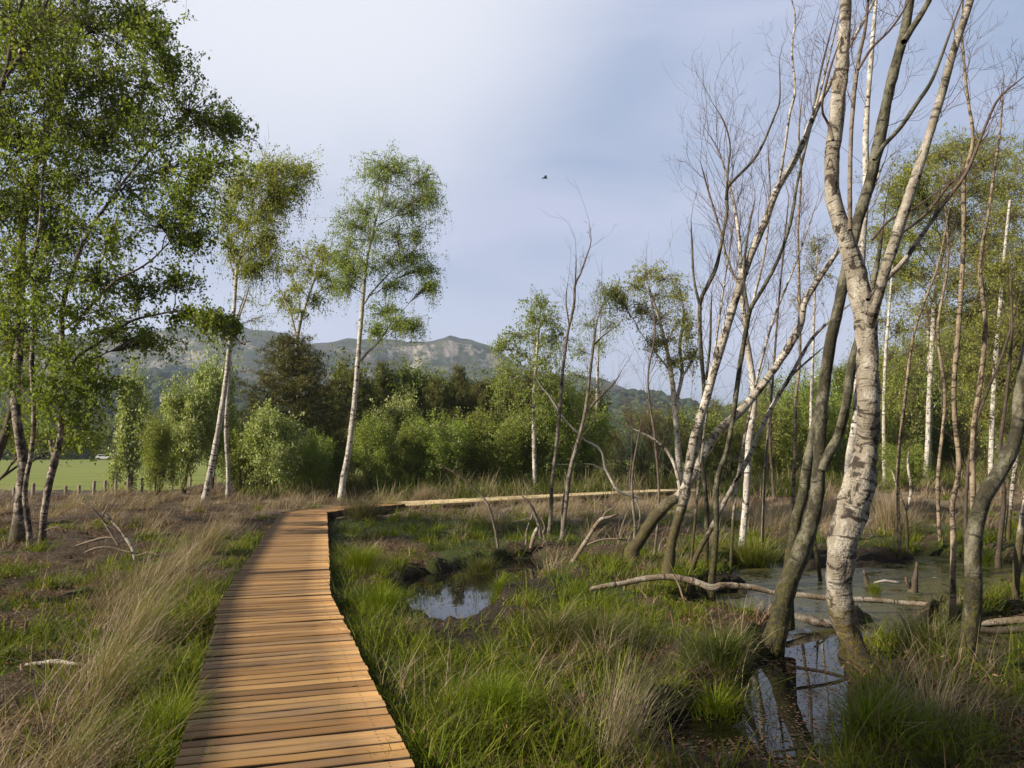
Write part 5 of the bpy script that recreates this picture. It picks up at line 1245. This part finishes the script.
# ================================================================ CAR, FARMHOUSE, BIRD
import bmesh
def bm_obj(name, bm, mat, parent=None):
    me = bpy.data.meshes.new(name); bm.normal_update(); bm.to_mesh(me); bm.free()
    o = bpy.data.objects.new(name, me); C.objects.link(o); me.materials.append(mat); o.parent = parent; return o
def prism(profile, y0, y1, bev=0.):
    bm = bmesh.new()
    a = [bm.verts.new((x, y0, z)) for x, z in profile]; b = [bm.verts.new((x, y1, z)) for x, z in profile]
    n = len(a); bm.faces.new(a); bm.faces.new(b[::-1])
    for i in range(n): bm.faces.new((a[i], b[i], b[(i + 1) % n], a[(i + 1) % n])) if False else bm.faces.new((a[i], a[(i + 1) % n], b[(i + 1) % n], b[i])[::-1])
    bmesh.ops.recalc_face_normals(bm, faces=bm.faces)
    if bev: bmesh.ops.bevel(bm, geom=list(bm.edges), offset=bev, segments=2, affect='EDGES', profile=.6)
    return bm
def car():
    b = at(104.5, 458, 226); b[2] = -1.12
    root = empty('parked_car', b, .12, 'small white car parked at the far side of the meadow under the dark trees', 'car')
    paint = plain('white_car_paint', (.78, .79, .8), (.82, .82, .83), 2, .3); glass = plain('car_glass', (.02, .025, .03), (.03, .035, .04), 2, .1); tyre = plain('tyre_rubber', (.02, .02, .02), (.03, .03, .03), 3, .8)
    bm_obj('body', prism([(-2.1, .3), (2.1, .3), (2.15, .7), (1.9, .85), (.95, .95), (.3, 1.42), (-1.3, 1.45), (-1.95, .98), (-2.15, .8)], -.85, .85, .05), paint, root)
    for y in (-.853, .853):
        w = prism([(-1.55, .98), (.7, .98), (.2, 1.34), (-1.22, 1.36)], y - .006, y + .006); bm_obj('side_window', w, glass, root)
    ws = bmesh.new()
    vs = [ws.verts.new(v) for v in ((.99, -.7, 1.0), (.99, .7, 1.0), (.41, .62, 1.4), (.41, -.62, 1.4))]; ws.faces.new(vs)
    bmesh.ops.solidify(ws, geom=list(ws.faces), thickness=.01); bm_obj('windscreen', ws, glass, root)
    for x in (-1.35, 1.35):
        for y in (-.8, .8):
            bm = bmesh.new(); bmesh.ops.create_cone(bm, cap_ends=True, segments=20, radius1=.32, radius2=.32, depth=.2)
            bmesh.ops.rotate(bm, verts=bm.verts, cent=(0, 0, 0), matrix=__import__('mathutils').Matrix.Rotation(math.pi / 2, 3, 'X')); bmesh.ops.translate(bm, verts=bm.verts, vec=(x, y, .32))
            bm_obj('wheel', bm, tyre, root)
car()
def house(px, py, d, L, W, H, roof_h, label, name, wall_m, roof_m, chim=True, rz=.2, nwin=3, z=None):
    b = at(px, py, d); b[2] = float(hill(b[0:1], b[1:2])[0]) - .5 if z is None else z
    root = empty(name, b, rz, label, 'house' if chim else 'barn')
    bm_obj('wall', prism([(-W / 2, -3), (W / 2, -3), (W / 2, H), (0, H + roof_h), (-W / 2, H)], -L / 2, L / 2), wall_m, root).rotation_euler = (0, 0, math.pi / 2)
    rf = bm_obj('roof', prism([(-W / 2 - .4, H - .15), (0, H + roof_h + .05), (W / 2 + .4, H - .15), (W / 2 + .4, H + .15), (0, H + roof_h + .4), (-W / 2 - .4, H + .15)], -L / 2 - .3, L / 2 + .3), roof_m, root); rf.rotation_euler = (0, 0, math.pi / 2)
    gl = plain('house_glass', (.03, .035, .04), (.05, .055, .06), 2, .2)
    if chim:
        c = bm_obj('chimney', prism([(-.5, H + roof_h - .8), (.5, H + roof_h - .8), (.5, H + roof_h + 1.6), (-.5, H + roof_h + 1.6)], -L / 2 + .2, -L / 2 + 1.1), wall_m, rf)
    for i in range(nwin):
        x = -L / 2 + (i + .5) * L / nwin
        for zz in ((1.0, 3.4) if H > 4 else (1.2,)):
            bm_obj('window', prism([(x - .5, zz), (x + .5, zz), (x + .5, zz + 1.2), (x - .5, zz + 1.2)], -W / 2 - .06, -W / 2 + .1), gl, root)
rend = plain('white_render', (.68, .67, .63), (.76, .75, .72), 1); slate = plain('grey_slate', (.16, .16, .18), (.26, .26, .28), 1); tin = plain('pale_sheet_roof', (.5, .5, .5), (.6, .6, .6), 1)
house(170, 398, 520, 11, 6.5, 5, 2.6, 'white farmhouse with grey slate roof far off on the wooded hillside', 'farmhouse', rend, slate)
house(156, 402, 512, 13, 7, 3.2, 1.6, 'long low barn with a pale roof beside the far white farmhouse', 'barn', slate, tin, False)

def bird():
    b = at(545, 178, 70)
    root = empty('bird', b, .3, 'lone dark bird gliding high in the grey sky', 'bird')
    m = plain('dark_feathers', (.012, .012, .014), (.025, .024, .026), 5)
    bm = bmesh.new(); bmesh.ops.create_uvsphere(bm, u_segments=14, v_segments=10, radius=1)
    for v in bm.verts:
        x = v.co.x; k = .075 * (1 - .55 * max(0, -x) ** 1.2 - .25 * max(0, x) ** 2)
        v.co.x = x * .27; v.co.y *= k; v.co.z *= k * .9
    for v in bm.verts:
        if v.co.x < -.2: v.co.y *= 2.6; v.co.z *= .35
    for f in bm.faces: f.smooth = True
    bm_obj('body', bm, m, root)
    for s in (-1, 1):
        bm = bmesh.new(); rows = []
        for yy, x0, x1, z in ((.04, .10, -.10, .02), (.18, .12, -.11, .09), (.32, .08, -.12, .11), (.44, -.02, -.15, .08), (.5, -.12, -.17, .06)):
            rows.append([bm.verts.new((x, s * yy, z + .008 * (1 if 0 < q < 3 else 0))) for q, x in enumerate(np.linspace(x0, x1, 4))])
        for a, c in zip(rows[:-1], rows[1:]):
            for q in range(3): bm.faces.new((a[q], a[q + 1], c[q + 1], c[q]))
        bmesh.ops.solidify(bm, geom=list(bm.faces), thickness=.012); bm_obj('wing', bm, m, root)
bird()

# ================================================================ LIGHT, SKY, CAMERA
sc = bpy.context.scene
SD = np.array([-.86, -.36, .46]); SD /= np.linalg.norm(SD)
el = math.asin(SD[2]); azs = math.atan2(SD[0], SD[1])
sun = bpy.data.lights.new('sun', 'SUN'); sun.energy = 5.0; sun.angle = math.radians(.6); sun.color = (1, .90, .74)
so = bpy.data.objects.new('sun', sun); C.objects.link(so)
from mathutils import Vector
so.rotation_euler = Vector([float(v) for v in SD]).to_track_quat('Z', 'Y').to_euler()
so.location = (-20, -10, 30)

w = bpy.data.worlds.new('World'); sc.world = w; w.use_nodes = True
nt = w.node_tree; nd = nt.nodes; bg = nd['Background']
sky = nd.new('ShaderNodeTexSky'); sky.sky_type = 'NISHITA'; sky.sun_disc = False; sky.sun_elevation = el; sky.sun_rotation = azs
bg.inputs[1].default_value = .1
tc = nd.new('ShaderNodeTexCoord'); mp = nd.new('ShaderNodeMapping'); mp.inputs['Scale'].default_value = (1, 1, 2.6)
nt.links.new(tc.outputs['Generated'], mp.inputs[0])
nz = nd.new('ShaderNodeTexNoise'); nz.inputs['Scale'].default_value = 2.3; nz.inputs['Detail'].default_value = 7; nz.inputs['Roughness'].default_value = .52; nz.inputs['Distortion'].default_value = .5
nt.links.new(mp.outputs[0], nz.inputs['Vector'])
rp = nd.new('ShaderNodeValToRGB'); e = rp.color_ramp.elements
e[0].position = .38; e[0].color = (2.4, 3.05, 4.4, 1); e[1].position = .62; e[1].color = (3.9, 4.2, 5.45, 1)
nt.links.new(nz.outputs[0], rp.inputs[0])
# a brighter, thinner bank of cloud high on the left
dv = nd.new('ShaderNodeVectorMath'); dv.operation = 'DOT_PRODUCT'; dv.inputs[1].default_value = [float(v) for v in norm(at(300, -120, 10) - np.array([0, 0, CZ]))]
nt.links.new(tc.outputs['Generated'], dv.inputs[0])
mr = nd.new('ShaderNodeMapRange'); mr.interpolation_type = 'SMOOTHSTEP'; mr.inputs[1].default_value = .91; mr.inputs[2].default_value = .995; nt.links.new(dv.outputs['Value'], mr.inputs[0])
ad = nd.new('ShaderNodeMix'); ad.data_type = 'RGBA'; nt.links.new(mr.outputs[0], ad.inputs[0]); nt.links.new(rp.outputs[0], ad.inputs[6]); ad.inputs[7].default_value = (6.18, 6.26, 6.79, 1)
mx = nd.new('ShaderNodeMix'); mx.data_type = 'RGBA'; mx.inputs[0].default_value = .9
nt.links.new(sky.outputs[0], mx.inputs[6]); nt.links.new(ad.outputs[2], mx.inputs[7])
# unseen sky overhead and behind the viewer dimmed to deepen contrast
sx = nd.new('ShaderNodeSeparateXYZ'); nt.links.new(tc.outputs['Generated'], sx.inputs[0])
def mrange(sock, a, b, c, d):
    m = nd.new('ShaderNodeMapRange'); m.interpolation_type = 'SMOOTHSTEP'
    for i, v in enumerate((a, b, c, d)): m.inputs[i + 1].default_value = v
    nt.links.new(sock, m.inputs[0]); return m.outputs[0]
mu = nd.new('ShaderNodeMath'); mu.operation = 'MULTIPLY'
nt.links.new(mrange(sx.outputs[2], .5, .85, 1, .5), mu.inputs[0]); nt.links.new(mrange(sx.outputs[1], -.2, .5, .34, 1), mu.inputs[1])
dk = nd.new('ShaderNodeMix'); dk.data_type = 'RGBA'; dk.blend_type = 'MULTIPLY'; dk.inputs[0].default_value = 1
# paler, hazier band of cloud low down
lo = nd.new('ShaderNodeMix'); lo.data_type = 'RGBA'; nt.links.new(mrange(sx.outputs[2], .02, .34, .75, 0), lo.inputs[0]); nt.links.new(mx.outputs[2], lo.inputs[6]); lo.inputs[7].default_value = (5.74, 5.92, 7.22, 1)
nt.links.new(lo.outputs[2], dk.inputs[6]); nt.links.new(mu.outputs[0], dk.inputs[7]); nt.links.new(dk.outputs[2], bg.inputs[0])

HAZE = 0.0003
if HAZE:
    hm = bpy.data.materials.new('haze_air'); hm.use_nodes = True; ht = hm.node_tree; ht.nodes.clear()
    out = ht.nodes.new('ShaderNodeOutputMaterial'); pv = ht.nodes.new('ShaderNodeVolumePrincipled')
    pv.inputs['Color'].default_value = (.66, .80, 1.0, 1); pv.inputs['Density'].default_value = HAZE; pv.inputs['Anisotropy'].default_value = .2
    ht.links.new(pv.outputs[0], out.inputs['Volume'])
    x0, x1, y0, y1, z0, z1 = -5200, 5200, -800, 5200, -4, 260
    V = [(x, y, z) for z in (z0, z1) for (x, y) in ((x0, y0), (x1, y0), (x1, y1), (x0, y1))]
    me = mesh('haze', V, [(4, np.array([(3, 2, 1, 0), (4, 5, 6, 7), (0, 1, 5, 4), (1, 2, 6, 5), (2, 3, 7, 6), (3, 0, 4, 7)]))])
    tag(link('haze', me, hm), kind='stuff')

cam = bpy.data.cameras.new('camera'); co = bpy.data.objects.new('camera', cam); C.objects.link(co)
cam.sensor_fit = 'HORIZONTAL'; cam.sensor_width = 36; cam.lens = F * 36 / 1024; cam.clip_end = 9000; cam.clip_start = .05
co.location = (0, 0, CZ); co.rotation_euler = (math.pi / 2 + TH, 0, 0)
sc.camera = co
vs = sc.view_settings; vs.view_transform = 'Standard'; vs.look = 'None'; vs.gamma = 1; vs.exposure = .65; vs.use_curve_mapping = False
sc.render.engine = 'CYCLES'; cy = sc.cycles
cy.max_bounces = 6; cy.diffuse_bounces = 3; cy.glossy_bounces = 3; cy.transmission_bounces = 4; cy.transparent_max_bounces = 6; cy.volume_bounces = 0
cy.use_denoising = True
try: cy.denoiser = 'OPENIMAGEDENOISE'
except Exception: pass
